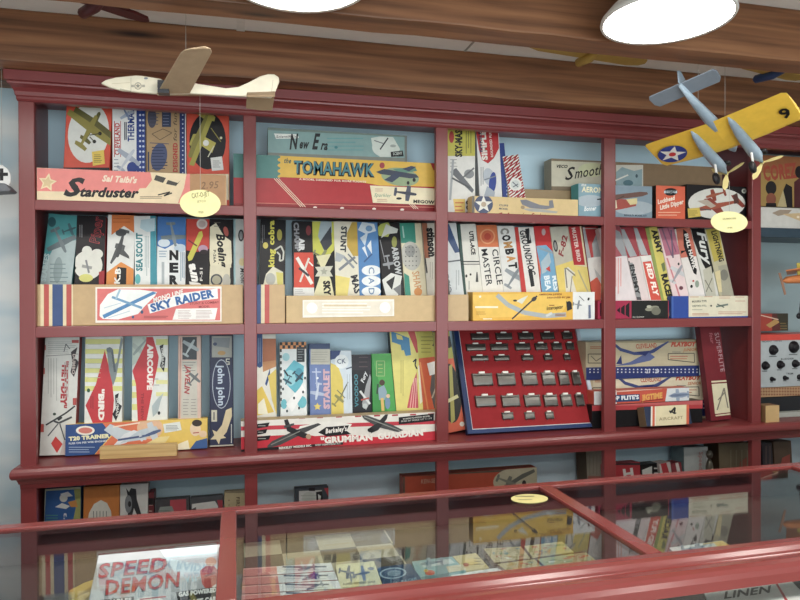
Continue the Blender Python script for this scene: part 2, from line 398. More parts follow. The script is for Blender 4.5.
# Starduster (in front)
k = Kit('#e9d3ab', 37, 226.5, 171.5, .012, ROW1, 'long salmon-pink and tan box with black script and a star, front of top left shelf', t=.06, lid=True, group=G1)
f = k.f
f.p([(37, 168), (150, 171), (137, 193), (37, 191)], '#e9837c'); f.p([(150, 171), (152, 180), (146, 188), (128, 189), (128, 171)], '#e9837c')
f.p([(187, 172), (190, 172), (190, 203), (178, 203), (184, 188)], '#e9837c'); f.r(190, 170, 226, 206, '#b98a5c')
f.star(47.5, 182.5, 9.5, '#ecd5a8', .5, -80); f.star(47.5, 182.5, 6.5, '#d9bd8c', .5, -80)
f.t('S', 63.5, 195.5, 85, 195.5, 18, '#1f1a1d', .03, .35); f.t('tarduster', 80, 196.2, 139, 197.6, 9.5, '#1f1a1d', .03, .3)
f.t("Sal Taibi's", 102, 181.2, 137, 183.2, 6.5, '#f1d9c0', .03, .3)
f.p([(156, 175), (166, 178), (163, 183), (154, 180)], '#4a4741'); f.p([(168, 180), (178, 183), (181, 180), (176, 186), (166, 184)], '#4a4741')
f.l([(158, 195), (170, 192), (164, 196), (172, 193)], 1.2, '#3a3733'); f.lines(140, 196, 166, 199, 2, '#8a7760', .6); f.t('2.95', 201, 189, 219, 188, 7, '#8d6b4a', .0, .2)
k.done()
# orange box with biplane in white oval
k = Kit('#d8482c', 65, 111, 98, .10, ROW1, 'orange-red box with olive biplane in white oval and yellow sticker, far left, top shelf', lean=.05, t=.05, yr=135, group=G1)
f = k.f; f.r(60, 167.5, 115, 190, '#1b1618'); f.e(88.5, 133, 20.5, 30, '#d9dad4', 6); biplane(f, 88, 132, .8, -62)  # black lower band paints in the dark gap beneath the box
k.sub('price_sticker', 92, 151, 105, 165, '#e3c23e', 'yellow price sticker', quad=[(93, 166), (105, 164), (104, 150), (92, 152)]).lines(94, 154, 103, 163, 5, '#7d6a25', .6)
k.done()
k = Kit('#e6e7e6', 112.5, 145.3, 101, .10, ROW1, 'white box with blue dotted edge and upright red and blue lettering, beside orange biplane box', yr=140, t=.045, group=G1)
f = k.f; f.r(136.5, 95, 147, 200, '#27408c'); f.dots(138.5, 102, 145, 175, 2, 14, 1.2, '#c9d2e6')
f.t('CLEVELAND', 119.6, 155, 119.6, 123, 5.2, '#c02f2f', .02); f.l([(114.6, 157), (114.6, 121)], .8, '#c02f2f'); f.l([(120.6, 157), (120.6, 121)], .6, '#c02f2f')
f.t('THERMALI', 134, 141.5, 134, 108, 6.4, '#24408e', .02); f.lines(124, 122, 127, 146, 2, '#333a52', 1, True)
f.plane(126, 113, 15, 60, '#7c8fb4', '#aab6cc'); f.plane(127, 160, 24, -55, '#c5cbd6', '#a6afc0', 1.1, .2); f.e(132, 168, 5, 6, '#27408c'); f.lines(114, 158, 120, 172, 4, '#7d8796')
k.done()
k = Kit('#b59468', 146.3, 186, 103, .10, ROW1, 'tan box with dark blue aircraft sketches and red upright word, middle of top left shelf', yr=140, t=.045, group=G1)
f = k.f; f.r(179.6, 95, 185, 200, '#2a376f'); f.r(185, 95, 188, 200, '#d7dadd'); f.dots(181, 104, 184.5, 175, 1, 16, .8, '#b9c2da')
f.e(152, 118, 4.5, 10, '#4a4a5c'); f.r(162, 111, 171, 127, '#35405f'); f.lines(163, 111, 171, 126, 5, '#6d7590', .8); f.lines(150, 112, 160, 126, 4, '#55556a', .9)
f.l([(152, 134), (163, 129), (172, 133), (160, 140), (152, 134)], .7, '#6d5a46'); f.e(159, 157, 8, 14, '#4a5478', 10); f.lines(152, 146, 168, 170, 8, '#2e365c', .9); f.l([(150, 143), (169, 144)], .8, '#55556a')
f.t('DESIGNED', 177.4, 172, 177.4, 143, 4.5, '#b5352f', .02); f.t('for fun', 176.8, 141, 176.8, 113, 3.5, '#6b5844', .0, .2)
f.lines(147.5, 152, 149.5, 172, 1, '#40425c', 1.5, True); k.done()
k = Kit('#d8482c', 186.6, 229.2, 104, .10, ROW1, 'orange-red box with yellow monoplane in black oval and white sticker, top left shelf', yr=140, t=.05, group=G1)
f = k.f; f.r(180, 174, 229, 200, '#d7c79a'); f.r(225.6, 174, 228, 200, '#efe3c4'); f.e(207.6, 141, 18.3, 28.5, '#181519')
f.plane(199, 135, 46, 112, '#847d35', '#a69c3e', .25, .3); f.p([(210, 112), (215, 113), (194, 166), (189, 165)], '#a39a3b'); f.p([(205, 137), (216, 143), (212, 153), (202, 146)], '#b9ad48'); f.e(206, 143, 3, 3, '#e0dfd6'); f.l([(211, 128), (221, 142)], .9, '#8d8437'); f.e(221, 138, 1.3, 1.3, '#d6d2b0'); f.l([(208, 157), (214, 146)], 1, '#d3d0b8')
k.sub('price_sticker', 210, 157, 223, 171, '#dddeda', 'white price sticker', quad=[(212, 171), (223.6, 170), (222, 156.5), (210.5, 158)]).lines(213, 160, 221, 168, 4, '#8b8b8b', .6)
k.done()
# ---- second bay
k = Kit('#ab1620', 233.5, 440, 158.5, .055, ROW1, 'large long red box with yellow and teal banner, second bay of top shelf', t=.085, group=G1, rough=.35)
f = k.f
f.p([(230, 150), (280, 150), (280, 178.5), (230, 177.5)], '#4f8580'); f.p([(278.5, 150), (440, 156), (440, 187), (380, 185.5), (345, 179.5), (278.5, 177)], '#dcb02c')
for i in range(8): f.e(279, 157+i*2.8, 1.5, 1.2, '#dcb02c' if i % 2 else '#4f8580', n=8)
f.p([(427, 155), (440, 156), (440, 168), (433.5, 170.5)], '#a6292c'); f.r(230, 203.2, 440, 212, '#8f1820'); f.l([(256, 203), (440, 207.5)], .6, '#d97f6a')
f.e(400, 177, 19, 9, '#8fa37c', 8); f.p([(393, 169), (415, 167), (417, 171), (400, 174)], '#5b8a77')
f.t('the', 284, 163, 291, 163.3, 5, '#3e5a52', .01, .3)
f.t('TOMAHAWK', 293.8, 173.4, 374.6, 176.4, 13.2, '#17191f', .06); f.t('TOMAHAWK', 293.2, 173, 374, 176, 12.6, '#3f7f88', .0)
f.p([(376, 172), (384, 169), (416, 174.5), (419, 177.5), (410, 178.5), (380, 174)], '#3d4456'); f.p([(384, 180), (396, 172.5), (404, 173.5), (392, 182.5)], '#39435c'); f.p([(402, 169), (411, 166), (416, 167), (409, 171.5)], '#39435c'); f.e(382, 165.5, 2.6, 3, '#a03a3f'); f.e(414, 180, 1.6, 2, '#222'); f.e(408, 183, 1.4, 1.8, '#222')
f.t('A MODEL DESIGNED FOR MORE FLIGHTS', 299, 180, 366, 182.8, 1.8, '#efd7c0', .02)
for d in (0, 2.2, 4.4): f.l([(274+d, 178.5), (301+d, 207)], .7, '#e9cdb4')
for d in (0, 2, 4): f.l([(409+d, 204), (414+d, 209)], .6, '#e9cdb4')
for x, y in ((315, 207.6), (342, 208.2), (374, 209), (402, 209.8)): f.e(x, y, 2, 1.2, '#f0dfd4', n=8)
q = k.sub('paper_label', 0, 0, 0, 0, '#e5d8b4', 'cream paper label', quad=[(372.8, 202.8), (436, 205.2), (435, 188.6), (369.8, 185.6)])
q.t('MEGOW', 413.3, 202.8, 434.5, 203.8, 3.2, '#15151a', .05); q.plane(405, 193, 22, 8, '#3c4050', '#4a4f62', .7); q.e(399, 198.5, 2.8, 1.2, '#26262b'); q.t('Sparkler', 374, 196.5, 391, 197.3, 3.4, '#5f9379', .0, .3); q.lines(375, 188, 384, 192, 2, '#b98d73', .6); q.lines(377, 198.5, 390, 202, 2, '#b98d73', .6)
k.done(); TOMZ = k.top
k = Kit('#7d9f9e', 268, 407, 131.5, .065, TOMZ+.001, 'long grey-teal box with black script title, lying on top of red and yellow long box', t=.07, lid=True, group=G1)
f = k.f; f.p([(262, 126), (412, 133), (412, 137.5), (262, 129.8)], '#6d7e78'); f.p([(262, 152.2), (412, 158.4), (412, 164), (262, 158)], '#7a8078'); f.p([(404.5, 130), (412, 130), (412, 165), (404.5, 165)], '#6f7470')
f.p([(371, 138), (380, 136.5), (393, 137), (400, 149), (397, 157), (380, 157), (373, 150)], '#c5cfc6'); f.e(383, 147, 11, 9.5, '#c9d2ca')
f.p([(274, 133.5), (297, 134.3), (299, 137.5), (297, 138.4), (276, 138.8)], '#e3e6e0'); f.t("Scientific's", 276, 138, 296, 137.6, 2.6, '#34363a', .0, .2)
f.t('N', 289.5, 149, 299, 148.5, 15, '#1d2024', .02, .35); f.t('ew', 299.5, 148.2, 309, 148.6, 6.5, '#1d2024', .02, .3); f.t('E', 312, 148.8, 320, 149, 15.5, '#1d2024', .02, .35); f.t('ra', 320.5, 149.4, 327.5, 149.9, 6.5, '#1d2024', .02, .3)
f.lines(327, 136.5, 365, 152, 4, '#5d9a9c', .9); f.e(336, 147.5, 1.7, 1.4, '#3e7f86'); f.l([(380, 149.5), (388, 138)], 1.3, '#30323a'); f.l([(374, 140.5), (383, 143.5)], .9, '#6b6f72'); f.e(393, 146, 3, 1.4, '#9aa39d')
f.p([(390.6, 152), (402.6, 150.6), (403.6, 156.4), (391, 157)], '#17181c'); f.t('SCIENT', 393, 155.3, 402, 154.6, 2.8, '#c9d2ca', .0)
k.done()
# ---- third bay
k = Kit('#e3e2dc', 446.5, 475, 124, .085, ROW1, 'white box with yellow-green top and tall black lettering, left end, third bay, top shelf', yr=165, t=.045, side='#8b8f95', group=G1)
f = k.f; f.r(440, 100, 480, 156, '#c5bd3d'); f.t('SKY-MAST', 461.8, 157, 461.8, 126, 7, '#1e1e20', .04); f.e(451.5, 137, 2.6, 6, '#b33a34'); f.lines(465, 128, 472, 154, 3, '#7c7a34', .8, True)
f.lines(450, 158, 458, 168, 3, '#9a9a98', .7); f.p([(450, 172), (456, 168), (474, 190), (472, 193)], '#6b6f75'); f.l([(453, 160), (450, 200)], 2.2, '#a9adb0'); f.e(469, 174, 5, 4.5, '#8c8f92'); f.l([(460, 180), (474, 168)], 1.6, '#6a6d71'); f.l([(452, 178), (470, 188)], 1.8, '#55585d')
f.p([(453, 199), (465, 199), (465, 214), (455, 214)], '#e8c765'); f.lines(455, 201, 464, 212, 3, '#cf6a35', 1.2); f.t('100', 470.8, 213.5, 470.8, 200, 5, '#2a2a30', .03)
k.done()
k = Kit('#e2e2e0', 478, 500.5, 126, .10, ROW1, 'white box with red shield and fat blue-white aeroplane, third bay of top shelf', lean=-.055, yr=165, t=.045, group=G1)
f = k.f; f.p([(470, 118), (497, 118), (499, 148), (494, 158), (488, 163.5), (482, 160), (479, 150), (476, 132)], '#c1272d'); f.t('SIMPLE', 487.4, 160, 485.2, 130, 5.5, '#eee7dc', .04); f.t('BERKELEY', 482.6, 152, 480.8, 128, 2.8, '#2b3a5a', .02); f.t('ROUNDED FUSE', 493.2, 157, 491, 130, 2.4, '#eee7dc', .01)
f.e(489, 177, 5.5, 9, '#b9c2cc', -14); f.e(492.5, 183, 3.6, 11, '#33499a', 6); f.p([(484, 196), (487, 186), (495, 192), (494, 197)], '#aab4c0'); f.lines(480, 167, 484, 190, 2, '#8d9095', .7, True); f.l([(484, 180), (496, 176)], 1.2, '#7f8894'); k.done()
k = Kit('#2d4288', 500.8, 507.5, 143, .105, ROW1, 'narrow blue box with pale spots, wedged between the red shield box and the striped box', lean=-.11, yr=175, t=.04, group=G1)
k.f.dots(494, 136, 512, 200, 2, 17, 1.2, '#b9c6e0'); k.done()
k = Kit('#ece9e4', 506.2, 522.3, 155.5, .10, ROW1, 'small box with red and white diagonal stripes leaning in third bay of top shelf', lean=-.185, yr=178, t=.04, side='#7c8aa8', group=G1)
f = k.f
for i in range(26): f.l([(494+i*2.6-16, 160+i*3.2-10), (494+i*2.6+16-16, 160+i*3.2-10-24)], 1.25, '#b1222c'); f.k -= 1
for i in range(26): f.l([(496+i*0-6, 156+i*3.1), (532, 156+i*3.1-30)], 1.25, '#b1222c'); f.k -= 1
f.k += 3; f.e(515.3, 184.5, 6.2, 6.2, '#e6e4de'); f.e(515.3, 184.5, 4.4, 4.4, '#cfd4d2'); f.l([(512.5, 182), (518, 187)], 1, '#68707a'); f.l([(513, 187), (518, 184)], 1, '#68707a'); k.done()
k = Kit('#d9bd83', 472, 578, 197.8, .012, ROW1, 'long tan box with blue star badge, lying in front of the striped box', t=.05, group=G1, yr=205, lid=True)
f = k.f; f.p([(468, 190), (474.5, 190), (474.5, 220), (468, 220)], '#6d665f'); f.e(483.6, 204.4, 9.3, 9.3, '#4d5672'); f.star(483.6, 204.4, 9, '#e2e0d6', .42); f.e(483.6, 204.4, 2.6, 2.6, '#b9a58c')
f.t('CLIPS', 499, 206, 508, 206.6, 1.9, '#5d5d66', .02); f.t('MODEL', 499, 209.4, 508, 210, 1.9, '#5d5d66', .02); f.p([(520, 200), (526, 199.6), (540, 205), (549, 206), (549, 200.6), (552.6, 200), (554, 207.6), (546, 209.4), (530, 208), (522, 204.6)], '#7d7f88'); f.p([(521, 208.6), (534, 208.4), (558, 211.6), (556, 213.2), (530, 211.4)], '#a9a9a3'); f.e(522.6, 207.4, 2, 1.8, '#a08a6a')
f.t('Ambassador Series', 498, 216.4, 546, 217.4, 4, '#a3402f', .02, .3); k.done()
k = Kit('#9d8560', 508, 604, 190.2, .10, ROW1, 'plain brown carton under the cream box with black script in the third bay', t=.11, group=G1); k.done(); CZ = k.top
k = Kit('#c9c4ad', 551.5, 722, 163, .115, CZ+.001, 'thick cream box with brown edges and slanted black script, standing on brown carton behind post', t=.06, side='#a39a82', group=G1)
f = k.f; f.r(612, 150, 730, 195, '#8a7153'); f.p([(545, 150), (730, 157), (730, 166), (545, 160.8)], '#83745c'); f.p([(545, 186.2), (620, 187), (620, 195), (545, 195)], '#7d6d55')
f.e(592, 170, 14, 7, '#cdd0a6'); f.t('VECO', 556.5, 167.6, 567.5, 168, 3, '#22201f', .03, .3)
f.t('S', 565, 180, 576, 179, 12.5, '#1c1a1b', .0, .4); f.t('moothie', 574.5, 178.6, 612, 172.5, 10, '#1c1a1b', -.004, .5); f.r(616, 165, 643, 187, '#d4d2c6'); f.p([(616, 172), (622, 167), (634, 171), (642, 169), (642, 186), (616, 186)], '#8fabb3'); f.e(628, 183, 5, 3, '#4f7884'); f.l([(614, 181), (628, 175)], 1.4, '#e2e2d8'); f.e(636.5, 176, 1.2, 1.8, '#3d5a66'); k.done()
k = Kit('#8aa9b4', 578.5, 652, 185, .03, ROW1, 'teal and grey-blue box with red high-wing aeroplane, crossing behind fourth post of top shelf', t=.055, side='#4aa2a8', group=G1)
f = k.f; f.p([(570, 175), (612, 177), (612, 220), (570, 220)], '#7fa3b2'); f.r(612, 180, 660, 220, '#7f95a4'); f.e(590, 201, 14, 6, '#a8b6bf'); f.e(634, 208, 20, 7, '#9fadb6')
f.t('AERONCA', 581.5, 191.8, 612, 193.4, 5.4, '#e4dcb2', .02); f.t('the', 581.4, 186, 586, 186.2, 3, '#e8e6de', .01, .3); f.t('Bonner', 584, 211, 596.5, 210.2, 4.4, '#e7e9e6', .02, .3); f.l([(597, 199.5), (605, 198.5)], 1.2, '#23282f')
f.p([(604, 196), (640, 191.8), (647, 192.2), (648, 194.2), (642, 196.4), (604, 201)], '#6a4a42'); f.p([(608, 200), (622, 199), (636, 201), (636, 206), (620, 209.5), (608, 211)], '#a3443a'); f.p([(626, 199.5), (637, 198), (637, 204), (630, 205)], '#d9c98e'); f.p([(612, 203), (616, 200), (617, 208), (612, 210)], '#dcd3b4'); f.l([(616, 200), (624, 196)], .7, '#3a3230'); f.t('BERKELEY MODEL KIT', 624, 216, 646.5, 216.8, 1.8, '#2b3846', .01)
k.done()
# end of the teal box (its printed side) gets its own small panel
k = Kit('#e0603c', 656, 685, 186, .03, ROW1, 'small orange box with a black oval badge and white script, below the yellow model plane', t=.05, side='#3a2622', group=G1, lid=True)
f = k.f; f.e(670.6, 191.9, 6.8, 3.8, '#16171a'); f.l([(664, 192), (677, 192)], 2.6, '#c9d8df'); f.t('COMET', 665.5, 193.2, 675.8, 193.2, 2.4, '#16171a', .03)
f.t('Lockheed', 657.8, 204, 675.5, 199.4, 4.3, '#f6e3d3', .03, .3); f.t('Little Dipper', 660, 209.8, 684, 203.4, 4.4, '#f6e3d3', .03, .3); f.lines(658, 211, 683, 216.5, 2, '#f0c3a2', .7); k.done()
k = Kit('#1b181b', 686.5, 746.6, 185.5, .045, ROW1, 'black box with red aeroplanes in white oval and yellow sticker, right end, top shelf', t=.05, group=G1)
f = k.f; f.e(716.7, 203.5, 28.6, 15.4, '#d8d8d0'); f.e(744, 191, 2.4, 2.4, '#b8b9ae'); f.e(744, 191, 1.3, 1.3, '#6f7068')
f.plane(720, 205, 42, 168, '#a3513a', '#8f3d30', .5, .2, -30); f.p([(697, 201), (707, 199.5), (716, 206), (711, 208)], '#b8aa9a'); f.plane(716, 194.5, 20, 165, '#a2563c', '#93412f', .6); f.p([(734, 204), (733, 195), (737, 193), (739, 203)], '#5d3a33'); f.l([(700, 209), (711, 210)], 1, '#50555a')
k.sub('price_sticker', 0, 0, 0, 0, '#d9be4a', 'yellow price sticker', quad=[(688, 218), (700.6, 216.4), (699, 207.6), (687.2, 208.6)]).lines(689, 210, 698, 216, 3, '#86732f', .6)
k.done()

# ================================================================== middle shelf
G2 = 'model kit boxes on the middle shelf'
BK2 = 9.5; YB2 = .085
def k2(col, xl, xr, ytop, label, lean=0., yr=250, Y=YB2, **kw): return Kit(col, xl, xr, ytop, Y, ROW2, label, lean=lean, back=kw.pop('back', BK2), yr=yr, t=kw.pop('t', .035), group=G2, **kw)
# ---- first bay
k = k2('#3f9194', 44.4, 75.2, 214.5, 'teal box with a grey aeroplane, first standing on the middle shelf at the left end', .115)
f = k.f; f.p([(40, 275), (55, 245), (76, 240), (80, 290), (38, 290)], '#a8babb'); f.e(52, 222, 4, 5, '#22535a'); f.plane(60, 240, 26, 65, '#6d7b80', '#5f6e74', 1.2); f.plane(69, 230, 14, -20, '#3a5a62', '#41656d', .9); f.e(58, 270, 4.5, 13, '#87999b', 5); f.lines(50, 262, 72, 284, 5, '#6e8587', .8); f.t('SEABEES', 45.5, 282, 49.5, 254, 5, '#b9cfcf', .03); k.done()
k = k2('#1c181c', 75.8, 105, 215.5, 'black box with red outline lettering and a white cloud shape, second on the middle shelf', .055, side='#b52d33')
f = k.f; f.t('Piper', 99, 244, 103, 217, 10, '#b3323a', .015, .1); f.t('Piper', 98.6, 243.5, 102.6, 217.5, 9, '#3b1d22', -.012, .1); f.e(88, 265, 14.5, 14.5, '#dcdcd2'); f.e(87, 251, 5, 5, '#dcdcd2'); f.e(97, 254, 6, 5, '#dcdcd2'); f.e(86, 278, 7, 4, '#d3d06f'); f.l([(82, 266), (92, 268)], 3, '#9a9b96'); f.l([(86, 260), (89, 273)], 2, '#84868a'); f.e(75, 268, 1.3, 1.6, '#2b2b2b'); f.e(76, 278, 1.3, 1.3, '#2b2b2b'); f.p([(99, 272), (106, 270), (106, 290), (99, 290)], '#a3242c'); f.lines(79, 225, 83, 242, 2, '#8f9095', .6, True); k.done()
k = k2('#dfe0dc', 107.2, 134, 215, 'orange and white kit box with a dark grey aeroplane, third on the middle shelf', .022, side='#c4c9cc')
f = k.f; f.p([(112, 205), (137, 205), (136, 234), (124, 226), (111.5, 235)], '#d8752d'); f.p([(106, 273), (121, 262), (133.5, 269), (134, 300), (105, 300)], '#dd8a36'); f.p([(117.5, 267), (126.5, 268), (126, 290), (116, 290)], '#1d1b1d'); f.t('K.B', 119.5, 284, 120.8, 268.5, 5.5, '#e7e7e2', .03)
f.p([(110, 263), (118, 243), (129, 256), (129.5, 259), (119, 254), (111.5, 264)], '#555759'); f.plane(121, 243, 28, 105, '#4a4c4f', '#5a5c5e', .35, .2); f.e(121, 233, 5.5, 3.4, '#4b4d50'); f.lines(113, 213, 134, 224, 3, '#b6581f', .6); k.done()
k = k2('#dfe3e1', 134.5, 156.5, 216, 'white box with teal upright lettering and a teal right edge, fourth on the middle shelf', -.01)
f = k.f; f.r(150.3, 205, 160, 295, '#3a93a5'); f.p([(141, 220), (155, 218), (155, 231), (147, 232), (140, 228)], '#b4cfd8'); f.t('SEA SCOUT', 142.2, 271, 142.2, 233, 6.3, '#2a7f87', .035); f.e(137.8, 279, 2.8, 5, '#58b2b6'); f.lines(144.5, 236, 149, 280, 3, '#a8b8ba', .7, True); k.done()
k = k2('#dfe2e2', 157.2, 185.6, 217, 'blue and white kit box with heavy black stacked letters, fifth on the middle shelf', .01)
f = k.f; f.p([(150, 205), (192, 205), (190, 250), (176, 243), (165, 249), (150, 243)], '#3c73b4'); f.e(164, 243, 6, 4, '#c9d6df'); f.e(180, 248, 6, 4, '#b9cbd9')
f.plane(173, 234, 24, 78, '#7c8a90', '#6c7b82', 1.05, .18, 10)
for ch, y in (('N', 259.5), ('E', 272), ('R', 284.5)): f.t(ch, 169.4, y, 178.4, y, 9.3, '#191a1e', .05)
f.l([(163, 262), (163, 284)], 2.6, '#a9b2b6'); f.lines(180, 252, 185, 284, 3, '#8fa3b5', .9, True); f.lines(159, 250, 167, 258, 3, '#90a8bd', .9); k.done()
k = k2('#1a171b', 186.2, 209.3, 219, 'black and red box with yellow aeroplane and white round emblem, sixth on middle shelf', .012)
f = k.f; f.p([(180, 205), (215, 205), (212, 248), (197, 252), (184, 250)], '#c23a2c'); f.e(202, 224, 5.4, 5.2, '#cfc6c0'); f.e(202, 224, 3.6, 3.4, '#b7a49e'); f.p([(199, 232), (202, 231), (203, 236), (192, 260), (188.5, 261), (187.6, 257)], '#c8c13e'); f.e(203, 249, 4.8, 4, '#b893ad'); f.l([(188, 240), (197, 246)], 1.4, '#6e2c2c'); f.e(204, 252, 4, 2.4, '#2b2026')
f.t('Jura', 199, 288, 194, 263, 8.5, '#ece9e4', .045, .3); f.t('F-51', 202.5, 281, 202.5, 268, 2.6, '#d6d2cc', .02); k.done()
k = k2('#1d1b1e', 209.6, 233, 219, 'cream kit box with black corners and flowing black script, seventh on the middle shelf', -.005)
f = k.f; f.p([(210, 227), (216, 223), (224, 236), (231, 241), (232, 262), (228, 275), (212, 278), (209.5, 260)], '#dfd7b8'); f.p([(210, 266), (231, 264), (233, 292), (209, 292)], '#d9d1b4'); f.p([(230, 268), (234, 266), (234, 290), (230, 290)], '#1d1b1e'); f.t('Boeing', 216.4, 234, 220, 268, 8.2, '#1b1a1c', .03, .25); f.t('P-26A', 213.4, 250, 213.6, 263, 2.6, '#34322f', .01); f.e(226, 231.5, 2.4, 5, '#b4564c', -14); f.e(216.5, 280, 6, 6, '#40464e'); f.e(216.5, 280, 4.4, 4.4, '#a9a48c'); f.e(226.5, 281, 4, 7, '#b7b4a8'); f.lines(214, 221, 221, 228, 2, '#6f6a5f', .6); k.done()
k = k2('#c6cbc8', 233.6, 256, 219, 'pale grey box with black oval, eighth on middle shelf, half behind second post', -.01)
f = k.f; f.r(230, 210, 235.5, 295, '#93b9bf'); f.e(241, 235.5, 2.8, 6, '#33343a'); f.e(241, 235.5, 1.6, 4.2, '#8d9296'); f.t('Model', 240.2, 268, 241, 284, 4.5, '#2b2b2e', .0, .3); f.e(242, 262, 3, 4, '#d6c893'); k.done()
k = Kit(TAN, 36.5, 243, 284.5, .0238, ROW2, 'long tan carton with red and blue stripes and pasted pink label, middle left shelf', t=.062, lid=True, group=G2, yr=300)
f = k.f; f.r(40.5, 275, 43.8, 335, '#dfcfa6'); f.r(44, 275, 49, 335, '#bd4f48'); f.r(49, 275, 52.4, 335, '#dfcfa6'); f.r(52.4, 275, 63, 335, '#3b5283'); f.r(63, 275, 66.4, 335, '#dfcfa6'); f.r(66.4, 275, 71.6, 335, '#bd4f48'); f.r(71.6, 275, 73, 335, '#dfcfa6')
q = k.sub('paper_label', 0, 0, 0, 0, '#eee6da', 'pink and white paper label with a blue aeroplane', quad=[(95.6, 322.8), (221.6, 321.4), (221.6, 286.4), (95.6, 287.2)])
q.r(97.2, 288.6, 220.2, 320.4, '#dd6d6a'); q.p([(99.5, 316), (100, 305), (108, 294), (118, 289.3), (140, 289.6), (157, 292), (155, 296), (145, 306), (138, 314), (118, 319.5), (103, 319)], '#eff0ec')
q.p([(102.5, 315), (153, 291.5), (157, 293), (104, 318.5)], '#4a86bb'); q.l([(112, 297), (142, 308)], 2.4, '#6f9fc4'); q.l([(120, 289.5), (116, 299)], 2, '#9fc0d6'); q.l([(104, 308), (121, 303)], .7, '#b9cbd6'); q.l([(108, 318), (130, 311)], .7, '#b9cbd6'); q.e(142, 312, 1.4, 1.8, '#33567a'); q.e(133, 317, 1.2, 1.5, '#33567a')
q.p([(147.5, 304.5), (185, 292.8), (217.5, 288.5), (218, 298.6), (192, 301.5), (150, 313.5)], '#f0efec'); q.t('SKY', 151.6, 311.8, 173, 305.8, 8, '#2a63a4', .05); q.t('RAIDER', 176.5, 304.8, 214.5, 296.6, 8, '#2a63a4', .05)
q.t('MONO LINE', 153.5, 302.4, 184, 293.2, 4.4, '#f5ebe4', .04, .25); q.t('STUNT & COMBAT', 190, 304.6, 219, 303.2, 2.2, '#8d3437', .01); q.t('MODEL', 199, 308, 210, 307.4, 2.2, '#8d3437', .01)
q.p([(176, 308.8), (217.5, 308), (215, 319.6), (172.5, 319.8)], '#efece6'); q.lines(178, 310, 193, 319, 6, '#c9b3b0', .6); q.lines(196, 310, 213, 318.5, 6, '#c9b3b0', .6); q.lines(144, 315.5, 170, 318.5, 2, '#a84d4d', .6); k.done()
# ---- second bay
k = k2('#18171b', 260, 285.5, 219.5, 'black box with yellow upright lettering and white snake, first in second bay of middle shelf', .02, side='#d9dde0')
f = k.f; f.t('king', 274, 267, 274, 249, 5.6, '#d3cc3c', .03); f.t('cobra', 274, 245, 274, 220.5, 5.6, '#d3cc3c', .03); f.l([(275, 250), (281, 246), (283.6, 252), (283, 260), (279.6, 261), (280, 255), (277, 252)], 1.6, '#c9cabf'); f.e(265.5, 245.5, 2.6, 3.2, '#c9b94a'); f.e(279.5, 235, 2.6, 5.6, '#a39b3a'); f.p([(266, 274), (273, 266.5), (283, 272), (283.5, 290), (262, 290)], '#dddac0'); f.e(270.5, 279, 5, 6, '#b5b6ac'); f.p([(276, 272), (283, 273), (283, 290), (278, 290)], '#d8cf63'); f.lines(261.5, 225, 265, 243, 2, '#8b8b8f', .5, True); k.done()
k = k2('#19171b', 292.8, 313.2, 221, 'black box with grey lettering over red picture of white glider, second bay, middle shelf', -.008)
f = k.f; f.t('CHAMP', 293.8, 222.5, 295.4, 251.5, 5, '#8f9197', .04); f.t('AIR', 299.2, 238, 299.2, 251.5, 5.4, '#cfd1d2', .05); f.e(308.5, 230.5, 2.6, 5, '#7a2f35'); f.r(294, 252.6, 314.5, 287.6, '#d4452f'); f.l([(297, 257.5), (312, 284)], 3.4, '#e6e3da'); f.l([(309, 258), (300, 282)], 2, '#d8d3c8'); f.l([(299, 268), (309, 276)], 2.4, '#3d3a3f'); f.l([(309, 262), (313, 266)], 1.4, '#e6e3da'); f.r(293, 287.6, 316, 300, '#d9dad6'); f.lines(295, 289, 306, 294, 3, '#aaa'); k.done()
k = k2('#18171a', 312.9, 334.5, 221.5, 'yellow and black box with grey diamond and cream bow, second bay of middle shelf', -.012)
f = k.f; f.p([(308, 212), (336, 212), (334, 250), (323, 262), (313, 252)], '#c2c440'); f.p([(322, 214), (331, 214), (332, 232), (324, 251), (318, 236)], '#9fb0b8'); f.p([(320, 242), (331, 226), (332, 244), (325, 252)], '#3c4048'); f.plane(320, 256, 16, 30, '#6d6f5a', '#8a8d62', 1); f.p([(316, 256), (331, 254), (325, 266), (331, 280), (335, 300), (312, 300), (322, 270)], '#d9d3a6'); f.p([(315, 267), (333, 266), (330, 271.5), (333, 276.5), (315, 276.5), (318, 271.5)], '#c9c8b6'); f.star(324, 271.5, 4, '#a5a695', .5); f.t('SKY', 323.4, 281, 324.6, 296, 6.6, '#1b1a1c', .05); k.done()
k = k2('#dcd8c4', 334.6, 358, 221.5, 'cream box with dark lettering and grey aeroplane across it, second bay of middle shelf', -.04)
f = k.f; f.p([(352, 222), (358, 222), (360, 256), (353, 256), (347, 246), (347, 233)], '#bf9f36'); f.t('STUNT', 341.5, 226.2, 340.4, 252, 5.6, '#30333b', .035); f.t('MAS', 350.8, 276, 355, 294, 6.8, '#30333b', .03); f.l([(339, 270), (355, 257)], 2.6, '#7b828a'); f.l([(343, 256), (354, 268)], 2.2, '#8d949b'); f.l([(348, 254), (357, 264)], 1.4, '#6d747c'); f.p([(334, 275), (350, 278), (347, 300), (333, 300)], '#e0cf6c'); f.p([(336, 252), (345, 256), (340, 262), (335, 261)], '#a9b0b5'); k.done()
k = k2('#4f86bf', 357.8, 379.2, 222, 'bright blue box with white petals and letters, fifth in second bay of middle shelf', -.055)
f = k.f; f.p([(358, 230), (362, 222), (374, 224), (376, 231), (366, 234)], '#cfdbe4'); f.e(369, 228.5, 3.4, 3, '#6d97c0')
f.p([(360, 238), (368, 232), (365, 246)], '#c4d4e0'); f.p([(367, 246), (371, 240), (372, 254)], '#dbe3e8'); f.p([(362, 248), (365, 246), (368, 258)], '#dbe3e8'); f.l([(364, 262), (372, 254)], 1.6, '#3c5f8f')
